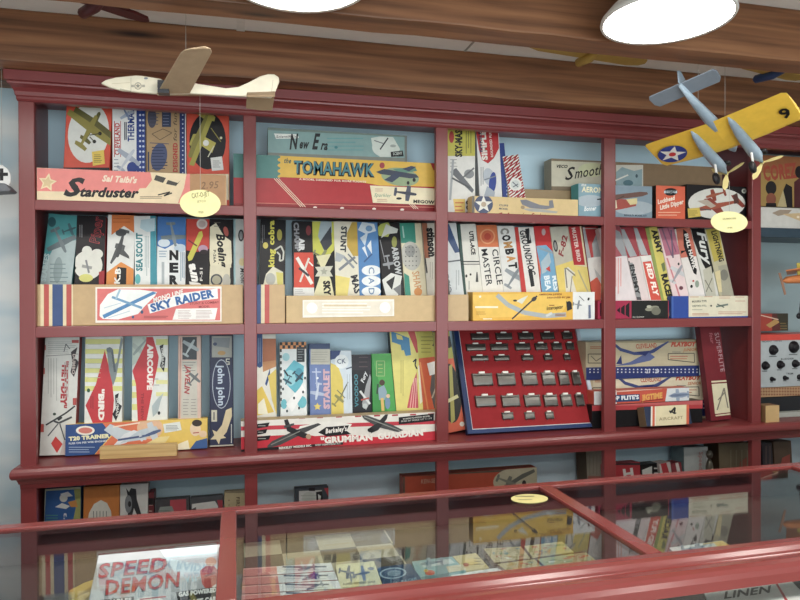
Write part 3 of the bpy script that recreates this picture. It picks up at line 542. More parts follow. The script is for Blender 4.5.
for ch, y in (('C', 270.5), ('A', 281), ('D', 291.5)): f.e(371.3, y, 9.6, 5.2, '#e3e8ea'); f.t(ch, 368.6, y-3.2, 368.9, y+3.2, 5.6, '#5d83ab', .0)
k.done()
k = k2('#19181c', 379.5, 401.3, 222.5, 'black box with yellow-green spiky shape and silver lettering, sixth in second bay of middle shelf', -.07)
f = k.f; f.p([(376, 229), (381, 224), (388, 222), (392, 229), (388, 237), (379, 236)], '#a9b247'); f.p([(386, 224), (390, 226), (398, 229), (397, 233), (388, 234), (381, 238)], '#c8ccc3'); f.e(394.3, 242, 2.6, 5.6, '#8d9142'); f.t('ARROW', 391.8, 247, 395.8, 275, 6, '#b9bdbf', .03); f.l([(380, 240), (385, 262)], .8, '#85888e'); f.plane(388, 262, 14, 80, '#8d9196', '#8d9196', .8); f.p([(382, 280), (391, 273), (402, 276), (398, 296), (386, 296)], '#d5d7d2'); f.p([(386, 282), (395, 276), (392, 290)], '#2a292d'); f.p([(393, 289), (401, 284), (401, 297)], '#77797c'); k.done()
k = k2('#d8cfae', 401.6, 423.3, 223, 'green and cream box with a round grey picture, seventh in second bay of middle shelf', -.08)
f = k.f; f.p([(394, 212), (414, 212), (416, 243), (399, 243)], '#2f8d79'); f.l([(402.5, 226), (404, 238)], 1.3, '#9ecabd'); f.e(411, 256, 9.8, 14.5, '#b6b5ac', -8); f.e(410, 251, 5, 6, '#8d8f8c'); f.dots(404, 245, 418, 268, 4, 5, .7, '#5d5f60'); f.p([(404, 273), (409, 276), (411, 297), (405, 297)], '#2f8d79'); f.t('SHARP', 412, 272, 415.5, 294, 7, '#c98f58', .0); f.e(418, 292, 4, 4, '#d08b46'); k.done()
k = k2('#dcd9cc', 424, 440, 223, 'cream and brown box with bold black upright lettering, last in second bay of middle shelf', -.08)
f = k.f; f.p([(412, 212), (426, 212), (430, 258), (424, 258)], '#a9694c'); f.t('stinson', 426.8, 228, 429, 257, 7.6, '#1a1a1c', .05); f.l([(425, 258), (427, 273)], 1.4, '#37373a'); f.lines(429, 262, 436, 280, 3, '#b9b6a9', .7, True); k.done()
k = Kit(TAN, 251, 285, 284.5, .0238, ROW2, 'short tan carton end with blue and red stripes, front of second bay, middle shelf', t=.06, group=G2, yr=300)
f = k.f; f.r(245, 275, 261, 335, '#3b5283'); f.r(261, 275, 264.6, 335, '#dfcfa6'); f.r(264.6, 275, 269.4, 335, '#bd4f48'); k.done()
k = Kit('#c9ab78', 286.2, 442, 295.5, .0238, ROW2, 'long tan carton with a faded white label, front in second bay of middle shelf', t=.06, group=G2, yr=308, lid=True)
q = k.sub('paper_label', 0, 0, 0, 0, '#eee9dd', 'faded white paper label', quad=[(302.6, 317.6), (394, 316), (394, 299.2), (302.6, 300)]); q.r(304, 301.4, 392.6, 315.2, '#e6dcc8'); q.e(312, 308, 5.5, 5.5, '#f4f1ea'); q.e(385, 307.5, 5.5, 5.5, '#f4f1ea'); q.lines(322, 302.5, 376, 314, 4, '#f3eee4', 1.4); q.lines(324, 304, 372, 307, 1, '#dcc7a0', 2); k.done()  # glare on the label painted as near-white print
# ---- third bay : boxes lean to the left
k = k2('#d3d8d8', 446.5, 460.2, 223, 'white and blue box with grey script, half behind the third post of the middle shelf', -.11, yr=260)
f = k.f; f.p([(440, 226), (449, 224), (460, 252), (455, 253)], '#3d5680'); f.l([(446, 262), (462, 260)], 1.4, '#5d6268'); f.t('Cloud', 452, 292, 447, 268, 6, '#6a7078', .0, .3); f.lines(455, 270, 460, 290, 2, '#9aa0a4', .6, True); k.done()
k = k2('#dbdad0', 460.8, 479.2, 224, 'white box with dark green spine and double black line, third bay of middle shelf', -.105, yr=260, side='#3c5a52')
f = k.f; f.p([(454, 215), (459.4, 215), (467, 300), (463, 300)], '#33504a'); f.t('UTIL-ACE', 469, 231.5, 471.6, 255, 4.2, '#1e1f22', .04); f.l([(458, 261.6), (484, 261.6)], 1.1, '#2f3134'); f.l([(458, 264.2), (484, 264.2)], .8, '#2f3134'); f.e(466.3, 276, 1.1, 1.6, '#333'); f.e(470.5, 274.5, 1, 1.2, '#333'); f.p([(476.4, 272), (477.4, 272), (478.4, 282), (475.6, 282)], '#444'); f.lines(467, 281, 471, 292, 1, '#888', .8, True); k.done()
k = k2('#e2e0d8', 479.6, 500.2, 225, 'white box with orange target square and two columns of black capitals, middle shelf', -.105, yr=260)
f = k.f; f.p([(472, 215), (498, 215), (499.5, 247), (477.5, 247)], '#d1703c'); f.e(487.5, 236.5, 7.6, 7.6, '#dd9563'); f.e(487.5, 236.5, 6.2, 6.2, '#c9623a'); f.e(487.5, 236.5, 3.4, 3.4, '#b5422c'); f.t('CIRCLE', 491.8, 249.5, 497.2, 285, 6, '#26282e', .0); f.t('MASTER', 481.2, 249.5, 486.6, 286, 6, '#26282e', .0); k.done()
k = k2('#dadbd8', 500.6, 517.6, 226, 'pale box with big black and ochre capitals down its length, middle shelf', -.105, yr=260)
f = k.f
for i, (ch, col) in enumerate(zip('COMBAT', ('#8d8c86', '#1c1c1f', '#b3803a', '#1c1c1f', '#c98e45', '#1c1c1f'))):
    x, y = 500.6+i*1.62, 228.5+i*6.9; f.t(ch, x, y, x+.7, y+6, 8.2, col, .04)
f.plane(513, 278, 22, -58, '#7d868e', '#90999f', 1); k.done()
k = k2('#dedcd6', 518, 537.4, 227, 'white box with red left stripe and slanting black script, third bay of middle shelf', -.115, yr=260)
f = k.f; f.p([(508, 215), (516.5, 215), (527, 297), (522, 300)], '#c2332f'); f.t('GROUNDHOG', 519.5, 231, 529.6, 276, 6.6, '#2e3035', .02, .2); f.p([(525, 229), (529, 228), (531.5, 243), (528, 244)], '#24262a'); f.p([(528, 270), (532, 269), (534.6, 286), (531, 287)], '#24262a'); f.lines(528.6, 230, 530.6, 242, 1, '#b9bab8', .8, True); k.done()
k = k2('#c4292d', 537.8, 554, 226, 'red box with a pale blue flying boat, sixth in third bay of middle shelf', -.13, yr=260)
f = k.f; f.p([(535, 256), (550, 250), (553, 268), (538, 276)], '#d95f3a'); f.p([(536, 246), (546, 245), (553, 252), (556, 262), (560, 300), (539, 300), (541, 270)], '#6ea6c9'); f.p([(541, 262), (549, 252), (551, 262), (546, 272), (542, 274)], '#a9bec9'); f.l([(536, 247), (556, 254)], 2.2, '#8aa0ae'); f.p([(545.5, 269), (549.5, 266), (550.5, 272)], '#c4392f'); f.t('RES', 552.2, 276, 554, 291, 5.4, '#dce8ee', .03); f.t('BEA', 544, 276, 546, 291, 5.4, '#dce8ee', .03); f.e(543.5, 232, 2, 3.4, '#b99d9d'); k.done()
k = k2('#b9b6a5', 554.5, 573, 226.5, 'grey-tan and yellow box with red hand lettering and white wings, middle shelf', -.15, yr=260)
f = k.f; f.p([(550, 268), (574, 260), (584, 300), (556, 300)], '#dcc45c'); f.t('F-82', 563, 257, 567.6, 236, 5.4, '#8e3034', .02, .2); f.e(555.4, 246, 2.2, 6, '#33343a', -8); f.e(555.4, 246, 1.2, 4, '#8b8c88', -8); f.p([(564, 269), (568, 267), (575, 273), (572, 277), (577, 294), (566, 294)], '#d6d3c4'); f.l([(565, 268), (567, 288)], 1.3, '#77756b'); f.l([(566, 268), (578, 278)], 1.3, '#77756b'); f.l([(572, 276), (570, 294)], .9, '#8a8878'); k.done()
k = k2('#ddd0a8', 573.4, 586.4, 226.5, 'yellow box with a red banner of white capitals, eighth in third bay of middle shelf', -.15, yr=262)
f = k.f; f.p([(560, 215), (578, 215), (585, 265), (572, 265)], '#b52a30'); f.t('MUSTER BIRD', 571.5, 228, 577.6, 262, 3.8, '#e0c9c2', .02); f.p([(574, 265), (592, 268), (594, 300), (574, 300)], '#dcc768'); f.l([(578, 270), (588, 292)], 1.4, '#b4ab84'); k.done()
k = k2('#b63033', 587.4, 603, 226.5, 'red and white box with a grey jet, last in third bay of middle shelf', -.15, yr=262)
f = k.f; f.p([(576, 224), (584, 224), (592, 262), (598, 292), (586, 276), (580, 250)], '#a7aaad'); f.p([(592, 244), (597, 232), (601, 250), (605, 275), (594, 262)], '#9ea4a8'); f.p([(588, 258), (606, 256), (606, 286), (598, 278), (588, 290)], '#dcdad6'); f.p([(594, 268), (602, 278), (604, 292), (598, 282)], '#b9bcbd'); f.p([(590, 282), (597, 277), (602, 286), (600, 300), (590, 300)], '#d2533a'); f.r(601, 286, 612, 300, '#e3d9d0'); f.l([(578, 228.6), (597, 228.6)], .8, '#d3c3bf'); f.e(602, 230, 1.2, 1.4, '#c9c3b8'); k.done()
k = Kit('#c4a678', 444, 468.4, 294.6, .0238, ROW2, 'plain tan carton end at the left front of the third bay of the middle shelf', t=.055, side='#5a3f30', group=G2, yr=305); k.done()
k = Kit('#e2ae2b', 472.8, 594.6, 292, .0238, ROW2, 'long yellow box with grey curved wing and white right end, front of middle shelf', t=.055, group=G2, yr=306)
f = k.f; f.p([(470, 295), (540, 293), (570, 300), (560, 315), (480, 318)], '#e9bd44'); f.r(572.8, 285, 600, 330, '#dfe0de'); f.l([(497, 295), (508, 305), (524, 312.5), (545, 316), (566, 314.5)], 4.4, '#a8b0b2'); f.l([(546, 316), (552, 313)], 2.4, '#c9cdca'); f.l([(512, 319), (537, 296)], 1.5, '#3a3a40'); f.e(534, 299, 3, 2, '#3a3a40', -40); f.p([(516, 301), (524, 297), (528, 295.5), (522, 304)], '#d8d9c9'); f.e(515, 300.6, 2, 1, '#33333a'); f.r(475, 306.2, 498, 308, '#f2e8c8'); f.star(480, 296.6, 1.8, '#f3ecd2'); f.r(483, 318.4, 492, 319.4, '#f2e8c8')
f.t('AMERICAN JUNIOR', 539, 295.4, 562, 295, 1.7, '#8d4a1c', .01); f.t('DESIGNED BY JIM', 547, 298.4, 570, 298, 1.7, '#8d4a1c', .01); f.t('Interceptor', 546.5, 310, 563, 308.4, 3.6, '#26221f', .01, .3); f.lines(549, 304.5, 555, 306, 1, '#8d4a1c', .8); f.lines(555, 313.4, 566, 316.5, 2, '#8d4a1c', .7); f.lines(476, 311, 486, 315, 2, '#c48c22', .7)
f.e(569, 305, 2.6, 4, '#26272b'); f.p([(566, 301), (571, 304), (572, 309), (567, 311)], '#26272b'); f.plane(577, 304.5, 9, 10, '#8d949c', '#7c848d', 1); f.e(588.3, 299, 1, 1.6, '#333', 20); f.l([(579, 296), (584, 301)], .7, '#777'); f.p([(588.2, 305), (590.4, 305), (590.8, 318), (588.2, 318.4)], '#67718d'); k.done()
k = Kit('#a52548', 598, 669, 300.6, .0238, ROW2, 'magenta box with black triangles and dark photograph, behind fourth post on middle shelf', t=.05, group=G2, yr=309, rough=.3)
f = k.f; f.r(631.5, 296, 668, 325, '#1c1d1c'); f.r(600, 303, 607, 316, '#1d171c')
for i, (a, b) in enumerate(((617, 620), (621, 624.6), (625.6, 629.4))): f.p([(a, 310-2.2*i), (b, 307-2.4*i), (b, 313+2.4*i), (a, 310.6+2.2*i)], '#1d171c')
f.e(652, 308.4, 7, 2.4, '#8b8a78', -10); f.e(656, 311, 4.6, 4, '#6f6f60'); f.e(649, 306.6, 2.4, 1.4, '#b4b29d'); f.t('Roy Cochrane', 632.6, 317.8, 644, 317.4, 1.6, '#c4c5bb', .0, .2); k.done()
k = Kit('#2b4a9b', 671.5, 750, 296, .0238, ROW2, 'blue and cream kit box with fine print, right front end of the middle shelf', t=.07, group=G2, yr=306)
f = k.f; f.p([(664, 290), (673.4, 290), (673.4, 325), (664, 325)], '#3f62ad'); q = f.p([(688.6, 293.4), (749, 293), (749, 316), (688.6, 317)], '#d9d2b8')
f.t('MODERN TYPE', 692, 302.6, 706.6, 302, 2, '#26302f', .01); f.t('WESTERN HULL', 692, 307, 706.6, 306.4, 1.8, '#5d6a5d', .01); f.lines(692, 308.4, 705, 311, 1, '#9a9a86', .6); f.e(711, 305.8, .9, .9, '#222'); f.l([(716, 306.6), (728, 304.4)], 1.8, '#6d7a72'); f.l([(717, 304), (724, 307.4)], 1, '#4d5a55')
for a, b, c, d in ((690, 295, 700, 297.6), (704, 294.6, 714, 297.4), (719, 295, 731, 299), (735, 295, 747, 303), (692, 313, 712, 315.6), (718, 311, 746, 314.6)): f.lines(a, b, c, d, 2, '#c48f72', .6)
k.done()
# ---- fourth bay
k = k2('#d9cfd0', 606, 628, 226.5, 'pale pink and white box half behind fourth post, first in fourth bay of middle shelf', -.24, yr=262)
f = k.f; f.p([(600, 226), (622, 226), (628, 255), (610, 258)], '#a24a55'); f.p([(612, 228), (620, 232), (630, 256), (622, 256), (612, 240)], '#8f9296'); f.lines(612, 258, 622, 296, 4, '#dd9c98', 1.1, True); k.done()
k = k2('#d6c6c4', 628.4, 641.2, 226.5, 'pink-edged box with a grey label and dark letters, second in fourth bay of middle shelf', -.24, yr=262)
f = k.f; f.p([(612, 215), (634, 215), (641, 256), (628, 258)], '#9a3640'); f.p([(618, 230), (624, 229), (637, 256), (630, 257)], '#9b9ea2'); f.p([(625.6, 261.6), (629.4, 261), (641.6, 300), (634, 300)], '#4d4e52'); f.p([(629, 263), (632.4, 262.6), (641, 297), (636, 297)], '#8d8f90'); f.t('ENEMY', 629.4, 265, 636, 295, 4.4, '#2a2b2e', .03); k.done()
k = k2('#e0dcd6', 641.6, 652.6, 226.5, 'white box with scarlet label of white slanted capitals, third in fourth bay of middle shelf', -.24, yr=262)
f = k.f; f.p([(625, 215), (643, 215), (652, 255), (640, 256)], '#9f2f38'); f.p([(632, 228), (637, 228), (648, 255), (641, 255)], '#a6a9ac'); f.p([(642.6, 262), (651, 261), (662, 300), (651, 300)], '#cf4a38'); f.t('RED FLY', 645.6, 263.5, 654.4, 297, 4.8, '#f0e4da', .04, .2); k.done()
k = k2('#cdbf54', 653, 665, 227, 'yellow box with black capitals down it, fourth in the fourth bay of the middle shelf', -.24, yr=262)
f = k.f; f.p([(640, 218), (646.8, 218), (664, 300), (657, 300)], '#8c9a4a'); f.t('ARMY', 651.4, 230, 657.8, 254.5, 5.6, '#202022', .04); f.p([(661, 264), (664.4, 262), (665.6, 270), (663, 272)], '#6d7a4a'); f.t('RACER', 661.2, 274.6, 667.6, 300, 6, '#202022', .05); k.done()
k = k2('#e0c7c6', 665.4, 681.4, 226.5, 'pink and white box streaked with magenta, fifth in the fourth bay of the middle shelf', -.24, yr=262)
f = k.f; f.p([(655, 215), (674, 215), (681, 254), (666, 256)], '#b26a7f'); f.l([(661, 226), (672, 256)], 1.4, '#7b5a72'); f.l([(667, 226), (676, 252)], 1.2, '#8d4a68'); f.l([(671, 230), (673, 258)], 1.6, '#6d5a70'); f.l([(667, 258), (680, 298)], 1.6, '#cf7f86'); f.plane(677, 274, 20, -60, '#9a9aa0', '#c4c4c6', .9); f.e(678.5, 264, 1, 1.4, '#333'); f.e(681, 288, 2, 2, '#6a3a46'); k.done()
k = k2('#ddd6d0', 681.8, 697.8, 226.5, 'red and white box with black label of white capitals, fourth bay of middle shelf', -.24, yr=262)
f = k.f; f.p([(674, 215), (694, 215), (698, 256), (680, 258)], '#c56a55'); f.p([(683, 229), (686.6, 232), (696.8, 270), (696.4, 275), (693.6, 273), (683.6, 246)], '#17161a'); f.t('BULL HAWK', 684.4, 234, 693.2, 270, 3.6, '#e4e0da', .03); f.p([(687, 250), (680.8, 251), (681, 254)], '#17161a'); f.e(691.4, 286.4, 1.3, 1.6, '#222'); f.e(693.2, 281, 1, 1, '#a33'); f.e(697, 284, 2, 3.6, '#8c9a8a'); k.done()
k = k2('#c9c8bf', 698.4, 711.6, 226.5, 'black and white box with jagged white script, seventh in fourth bay of middle shelf', -.24, yr=262)
f = k.f; f.p([(684, 215), (704, 215), (714, 270), (712, 275), (705, 268), (702, 262)], '#17171a'); f.t('Fury', 697, 232, 704.6, 266, 8, '#d5d6d2', .02, .3); f.p([(703, 270), (711, 266), (716, 296), (706, 296)], '#b9b6a3'); f.l([(705, 280), (712, 292)], 1, '#77766a'); f.l([(712, 278), (706, 292)], .9, '#77766a'); k.done()
k = k2('#b8b190', 712, 726.4, 226.5, 'dull yellow box with upright dark capitals, leaning last in fourth bay of middle shelf', -.24, yr=262)
f = k.f; f.p([(702, 215), (716, 215), (724, 258), (714, 262)], '#b6a43d'); f.t('LIGHTNING', 711.2, 231.5, 719.4, 262, 5, '#2a2925', .03); f.p([(718, 266), (728, 264), (734, 296), (722, 296)], '#a39f8a'); f.e(724, 275, 4, 5.6, '#7d7c70'); f.p([(715, 272), (720, 270), (722, 292), (718, 292)], '#d3c493'); k.done()

# ================================================================== shelf above the ledge
G3 = 'model kit boxes on the shelf above the ledge'
def k3(col, xl, xr, ytop, label, lean=0., yr=390, Y=.10, **kw): return Kit(col, xl, xr, ytop, Y, ROW3, label, lean=lean, back=kw.pop('back', 5), yr=yr, t=kw.pop('t', .04), group=G3, **kw)
k = k3('#d2d2cb', 42.8, 77.2, 337, 'worn grey-white box with red diamond and red capitals, left end of shelf above ledge', .052, side='#a8463f')
f = k.f; f.t('"HEY-DEY"', 62.6, 361, 60.6, 408, 6.4, '#b3343a', .05); f.p([(51, 443.6), (55.6, 436.4), (62.6, 444), (57, 453)], '#c8332f'); f.lines(48, 341, 76, 354, 7, '#9fa09b', .5); f.l([(46, 356), (78, 354)], .7, '#8b8b87'); f.l([(64, 352), (66, 344), (70, 349)], .8, '#55565a'); f.lines(47, 358, 58, 404, 4, '#a7a7a1', .6, True); f.lines(64, 362, 69, 400, 3, '#b0a5a0', .6, True)
f.p([(71, 352), (77.6, 347), (75, 358), (79, 362), (74, 377), (70.6, 372), (72.6, 364)], '#3d3439'); f.t('DUMBO', 73, 354, 72, 374, 3, '#c9b9b0', .02)
f.l([(46, 425), (66, 413), (75, 406)], 1.6, '#3a3a3c'); f.l([(54, 421), (59, 423), (72, 417)], 2, '#4b4b4d'); f.l([(58, 424), (48, 436)], 1.2, '#55555a'); f.l([(60, 424), (65, 440)], 1.2, '#55555a'); f.l([(58, 420), (62, 417)], 2.4, '#333'); f.e(54.6, 414, 1.6, 1.4, '#3d4b3f')
for q in ((41, 368, 45, 374), (40, 424, 44, 432), (72, 340, 79, 343), (73, 398, 78, 405), (42, 345, 46, 350)): f.r(*q, '#b3453f')
f.p([(64, 440), (70, 446), (66, 455), (60, 455)], '#c7b8b2'); k.done()
k = k3('#dddfd9', 84.8, 122.2, 336, 'white box with yellow bands and red kite shape reading downward, second on shelf above ledge', .012)
f = k.f
for y in (339, 349, 358.4, 368, 377, 386): f.r(84, y, 124, y+5, '#d3d37c')
f.p([(104.8, 350), (112, 380), (114, 400), (111.4, 430), (95.6, 430), (85.6, 405.6), (96, 384)], '#c52b35'); f.t('"BIRD', 98.8, 389, 98.8, 420.6, 5.8, '#f0e5de', .05); f.lines(90, 396, 94, 412, 2, '#8f2330', .7, True)
f.p([(113, 386), (109, 370), (106.6, 348), (110.4, 347), (113, 366), (117, 362), (121, 337), (123, 340), (116, 378)], '#7f8a8c'); f.l([(112, 350), (115, 372)], 2.2, '#59646a'); f.e(109.6, 350, 3.2, 2.6, '#69757a'); f.p([(115, 395), (119, 393), (117, 402), (122, 406), (116, 421), (112.4, 414), (116, 408)], '#26242a'); f.t('DUMAS', 116.6, 398, 116, 416, 2.6, '#c9c9c2', .02); f.e(88.6, 390.4, 1.6, 2, '#2f5a3c'); f.lines(88, 342, 102, 380, 8, '#bcbcaa', .5); k.done()
k = k3('#dee0da', 132, 167.6, 336, 'white box with yellow streaks and red arrow panel of white capitals, shelf above ledge', .01)
f = k.f
for y in (380, 392, 404): f.r(132, y, 143, y+6, '#d9d57e'); f.r(156, y-12, 168, y-8, '#dcd992')
f.r(156, 339, 168, 345, '#cfd27e'); f.p([(132, 336), (147, 336), (150, 345), (140, 360), (132, 366)], '#bcc9bd'); f.plane(140, 347, 20, 130, '#8e9c98', '#a9b5ae', 1)
f.p([(146.4, 337), (153, 337), (158.8, 357), (157.6, 366), (153.6, 384), (146, 424), (138, 424), (136, 384), (132.4, 371), (146, 343)], '#c52b35'); f.t('AIRCOUPE', 147.8, 344, 147.4, 390, 5.6, '#f0e5de', .05); f.t('THE NEW', 141.2, 393, 141, 420, 2.6, '#8d1f2c', .01)
f.p([(159.6, 346), (163.6, 344), (162, 354), (165.6, 358), (164, 372), (160, 366), (162, 358)], '#29272c'); f.t('DUMAS', 161.4, 348, 161.8, 368, 2.4, '#c9c9c2', .02); f.p([(152, 406), (158, 398), (163.6, 393), (160.6, 401), (158, 412), (153, 417)], '#aab8bb'); f.e(159, 413, 1.3, 1.8, '#2c2c30'); f.lines(154, 376, 160, 388, 2, '#8f9490', .7); k.done()
k = k3('#d3b3a4', 178, 201, 335.5, 'pinkish box with small dark photograph at its top, fourth on shelf above ledge', .012)
f = k.f; f.r(182.4, 337, 196.8, 359.6, '#3a4046'); f.plane(189.6, 348, 18, -60, '#b3bcbd', '#a3adb0', 1); f.p([(182, 360.6), (197, 360.6), (197.6, 418), (181, 418)], '#c3beb1'); f.lines(182.6, 361, 196, 372, 4, '#7b7b78', .6); f.t('JAVELIN', 186, 365, 184.4, 394, 5, '#a84242', .03, .2); f.plane(193.4, 379, 14, -50, '#66696c'); f.lines(183, 398, 189, 416, 6, '#8d8a84', .6); f.lines(191, 398, 197, 416, 6, '#8d8a84', .6); f.l([(180.6, 338), (179.6, 418)], .7, '#b97f70'); k.done()
k = k3('#232747', 209.6, 233.4, 335, 'dark navy box with oval around pale script and cream comet, fifth on shelf above ledge', .015)
f = k.f; f.r(211.8, 336, 231.8, 357.4, '#9a9a92'); f.p([(213, 338), (230, 338), (229, 348), (214, 346)], '#7f8488'); f.e(221.6, 353, 4, 2.2, '#b08a4e'); f.e(215, 344, 2, 1.6, '#3a4562'); f.t("Li'l", 226, 358.6, 226, 364.6, 4, '#d7d5c6', .02)
f.e(221.4, 384, 9.2, 24.6, '#aeb6c4'); f.e(221.4, 384, 8.5, 23.7, '#252a4d'); f.t('john john', 217.8, 365, 218.6, 405.6, 6.4, '#b9c6d6', .02)
f.r(211.4, 410, 217, 421.6, '#c8c2ac'); f.l([(214, 412), (214, 420)], 1.2, '#3a3d52'); f.p([(226, 410), (231.6, 407.6), (232, 416), (226.6, 432), (219, 441), (215, 434), (222, 425)], '#d6c398'); f.star(218, 436, 8.4, '#d9c79c', .45, -60); f.l([(231.4, 424), (231.4, 443)], .8, '#cfd0cc'); f.full(0, .012, '#b9b3a2'); k.done()
k = Kit('#e6c24a', 65.4, 207.4, 421.5, .085, ROW3, 'navy, orange and yellow box with aeroplane drawing and boy, lying on ledge at left', t=.05, group=G3, yr=440, back=4)
f = k.f; f.p([(60, 418), (98, 418), (112, 434), (88, 462), (60, 462)], '#2d4f8a'); f.p([(97, 415), (160, 414), (158, 450), (88, 462), (112, 436)], '#de6f42'); f.p([(104, 430), (110, 424), (126, 430), (150, 434), (146, 440), (118, 440)], '#c3cdd3'); f.p([(112, 447), (124, 434), (134, 430), (140, 432), (126, 443)], '#d9dde0'); f.e(150, 428, 13, 11, '#e2b48c'); f.p([(120, 443), (140, 430), (156, 426), (160, 432), (140, 440)], '#b9c6cf'); f.l([(118, 440), (156, 434)], 2, '#4a5a84'); f.plane(150, 434, 22, -20, '#50628c', '#c3ccd2', 1, .3); f.e(151, 445, 3, 1.6, '#8f98a6')
f.p([(163, 424), (180, 421.6), (181.6, 430), (164.6, 433)], '#dfe3dd'); f.lines(166, 425, 179, 430.6, 4, '#8a8f8f', .6); f.p([(140, 447), (158, 437), (170, 436), (160, 450)], '#e9d389'); f.l([(113, 427), (140, 422.6)], 1.3, '#f2dcc6')
f.e(195.4, 429, 5.4, 7, '#e9cda8'); f.e(197, 423, 5, 3.4, '#3b2d24'); f.e(203, 434, 4, 3.4, '#e3c39b'); f.p([(190, 449), (196, 441), (207, 438), (208, 449)], '#345a93'); f.p([(178, 444), (188, 440), (190, 450), (178, 450)], '#f0e6c4'); f.l([(193, 433), (199, 432.4)], 1, '#b4423a')
f.e(85.4, 430.4, 9.4, 4.6, '#ece6da'); f.e(85.6, 430.4, 7, 3, '#d6796a'); f.t('T20 TRAINER', 69, 440.6, 110, 437.4, 4, '#e9e6b8', .05); f.t('FLIES ON PEE WEE ENGINES', 69, 444.4, 107, 441.6, 1.8, '#d3dde6', .02); f.lines(69, 446, 96, 453, 3, '#9cb2cf', .7); k.done()
mb = MB(); A = atz(99.6, 459.6, ROW3); B = atz(176.6, 456, ROW3); U = (B-A); U.z = 0; L_ = U.length; U.normalize(); Nn = V3((0, 0, 1)); Wd = Nn.cross(U); mb.obox(A+Nn*.0004, U, Wd, Nn, L_, .022, .038, PALEWOOD)
tag(mb.build('wood_block', None, .001), 'long pale wooden block lying on the ledge in front of the navy and orange box', 'wood block')
# ---- second bay
k = k3('#e3dfd2', 255, 276.4, 334, 'white, orange and yellow box with blue tab, first in second bay above ledge', .0)
f = k.f; f.r(262.6, 338.6, 277, 362, '#b5673a'); f.p([(262.6, 362), (277, 360), (277, 366), (263, 372)], '#c98a52'); f.p([(256, 330), (262.4, 330), (262.4, 366), (260, 368), (256, 366)], '#34568f'); f.lines(257.4, 338, 261, 364, 2, '#8aa2c4', .6, True); f.p([(265, 384), (270, 368), (270, 376), (266.6, 386)], '#2b4a82'); f.p([(255, 392), (262, 386), (274, 412), (255, 416)], '#e2c13c'); f.p([(268, 376), (277, 368), (277, 416), (272, 400)], '#dcc24e'); f.p([(258, 404), (264, 398), (268, 414), (258, 414)], '#f0e9cf'); k.done()
k = k3('#e1e5e4', 280.2, 306.8, 342, 'white box with orange and black checkered top and teal clouds, second bay above ledge', -.012)
f = k.f; f.r(278, 342, 310, 349, '#d98a45'); f.checks(279.6, 342, 306.8, 348.6, 10, 2, '#1c1b1e'); f.checks(279.6, 349, 281.8, 410, 1, 20, '#1c1b1e'); f.r(296.6, 347, 304.6, 362, '#2a2d33'); f.lines(297.6, 348, 304, 361, 5, '#9aa2a6', .5)
f.p([(284, 372), (294, 360), (304, 366), (303, 382), (296, 394), (286, 384)], '#58b4c6'); f.e(290, 378, 6, 8, '#8fcad4'); f.e(299, 374, 4, 6, '#3f94ac'); f.e(286, 357, 3.6, 4, '#9ccfd6'); f.e(302, 402, 4.6, 6, '#63bac8'); f.e(284, 404, 3, 5, '#63bac8'); f.p([(286, 404), (302, 385), (306, 390), (292, 412)], '#eef0ee'); f.l([(284, 370), (288, 376)], 1.8, '#28323c'); f.plane(298, 376, 12, 40, '#2c4454'); f.plane(288, 380, 10, 120, '#35586a')
for x, y in ((283, 389), (294, 398), (303, 392), (287, 411), (299, 408), (305, 378)): f.e(x, y, 1, 1.4, '#26343c')
k.done()
k = k3('#6a7fb3', 310, 330.6, 343.5, 'periwinkle blue box with cream patch and pink upright letters, third in second bay above ledge', -.01)
f = k.f; f.r(308, 343, 333, 349, '#31456f'); f.r(310.6, 349, 331, 364.4, '#c4c1b2'); f.lines(311.6, 351, 329, 363, 5, '#a09c90', .5); f.t('STARLET', 329.4, 409, 329, 369, 6, '#d3a9b4', .05); f.l([(316, 368), (317, 388)], 1.3, '#b9c4dd'); f.l([(312, 372), (321, 372)], 1.2, '#b9c4dd'); f.plane(317.4, 391, 17, 100, '#c6cfdf', '#aebad4', .8); f.star(317.4, 406.6, 4, '#dcc55a', .5); f.e(317.4, 378, 1.2, 1.2, '#e2e6ee'); k.done()
k = k3('#cdd9e2', 330.9, 352.2, 350.5, 'pale blue and yellow box with navy corner and white disc, second bay above ledge', -.015)
f = k.f; f.p([(326, 345), (343, 345), (338, 358), (330, 360)], '#2d4277'); f.p([(328, 362), (338, 366), (343, 380), (344, 420), (328, 420)], '#d9c24c'); f.e(341.6, 361.6, 7, 7, '#e4eaec'); f.t('CK', 337.4, 364, 346, 363, 4.8, '#3d5070', .0); f.l([(340, 398), (348, 382)], 1.2, '#6d6f5c'); f.l([(337, 390), (345, 398)], 1, '#6d6f5c'); f.l([(346, 369), (352, 367)], 1.2, '#4d5a6d'); f.plane(338, 400, 14, -50, '#8e8a4e', '#8e8a4e', .8); f.lines(346, 374, 351, 406, 2, '#aab6c0', .6, True); k.done()
k = k3('#17161c', 352.4, 371.6, 354.5, 'black box with small teal lettering and silver rocket plane, fifth in second bay above ledge', -.02)
f = k.f; f.r(350, 354, 373, 370, '#272029'); f.lines(359, 355, 370, 369, 3, '#5d4a4e', .7); f.t('VOODOO', 358.4, 407, 357.6, 374, 3.6, '#397f8e', .03); f.t('Fury', 363.6, 383, 367.4, 372, 3.6, '#d5d7da', .02, .3); f.p([(362, 404), (366, 385), (370, 374), (371, 378), (369, 404), (366, 410)], '#9b9ea2'); f.l([(360, 391), (370, 404)], 2.2, '#cfd2d2'); f.l([(361, 400), (369, 398)], 1.6, '#b34a3d'); f.e(365, 406, 2.6, 2.6, '#b9c0c0'); k.done()
k = k3('#2f8f3c', 372.2, 395.6, 353.5, 'bright green box with figure of boy, sixth in second bay above ledge', -.035)
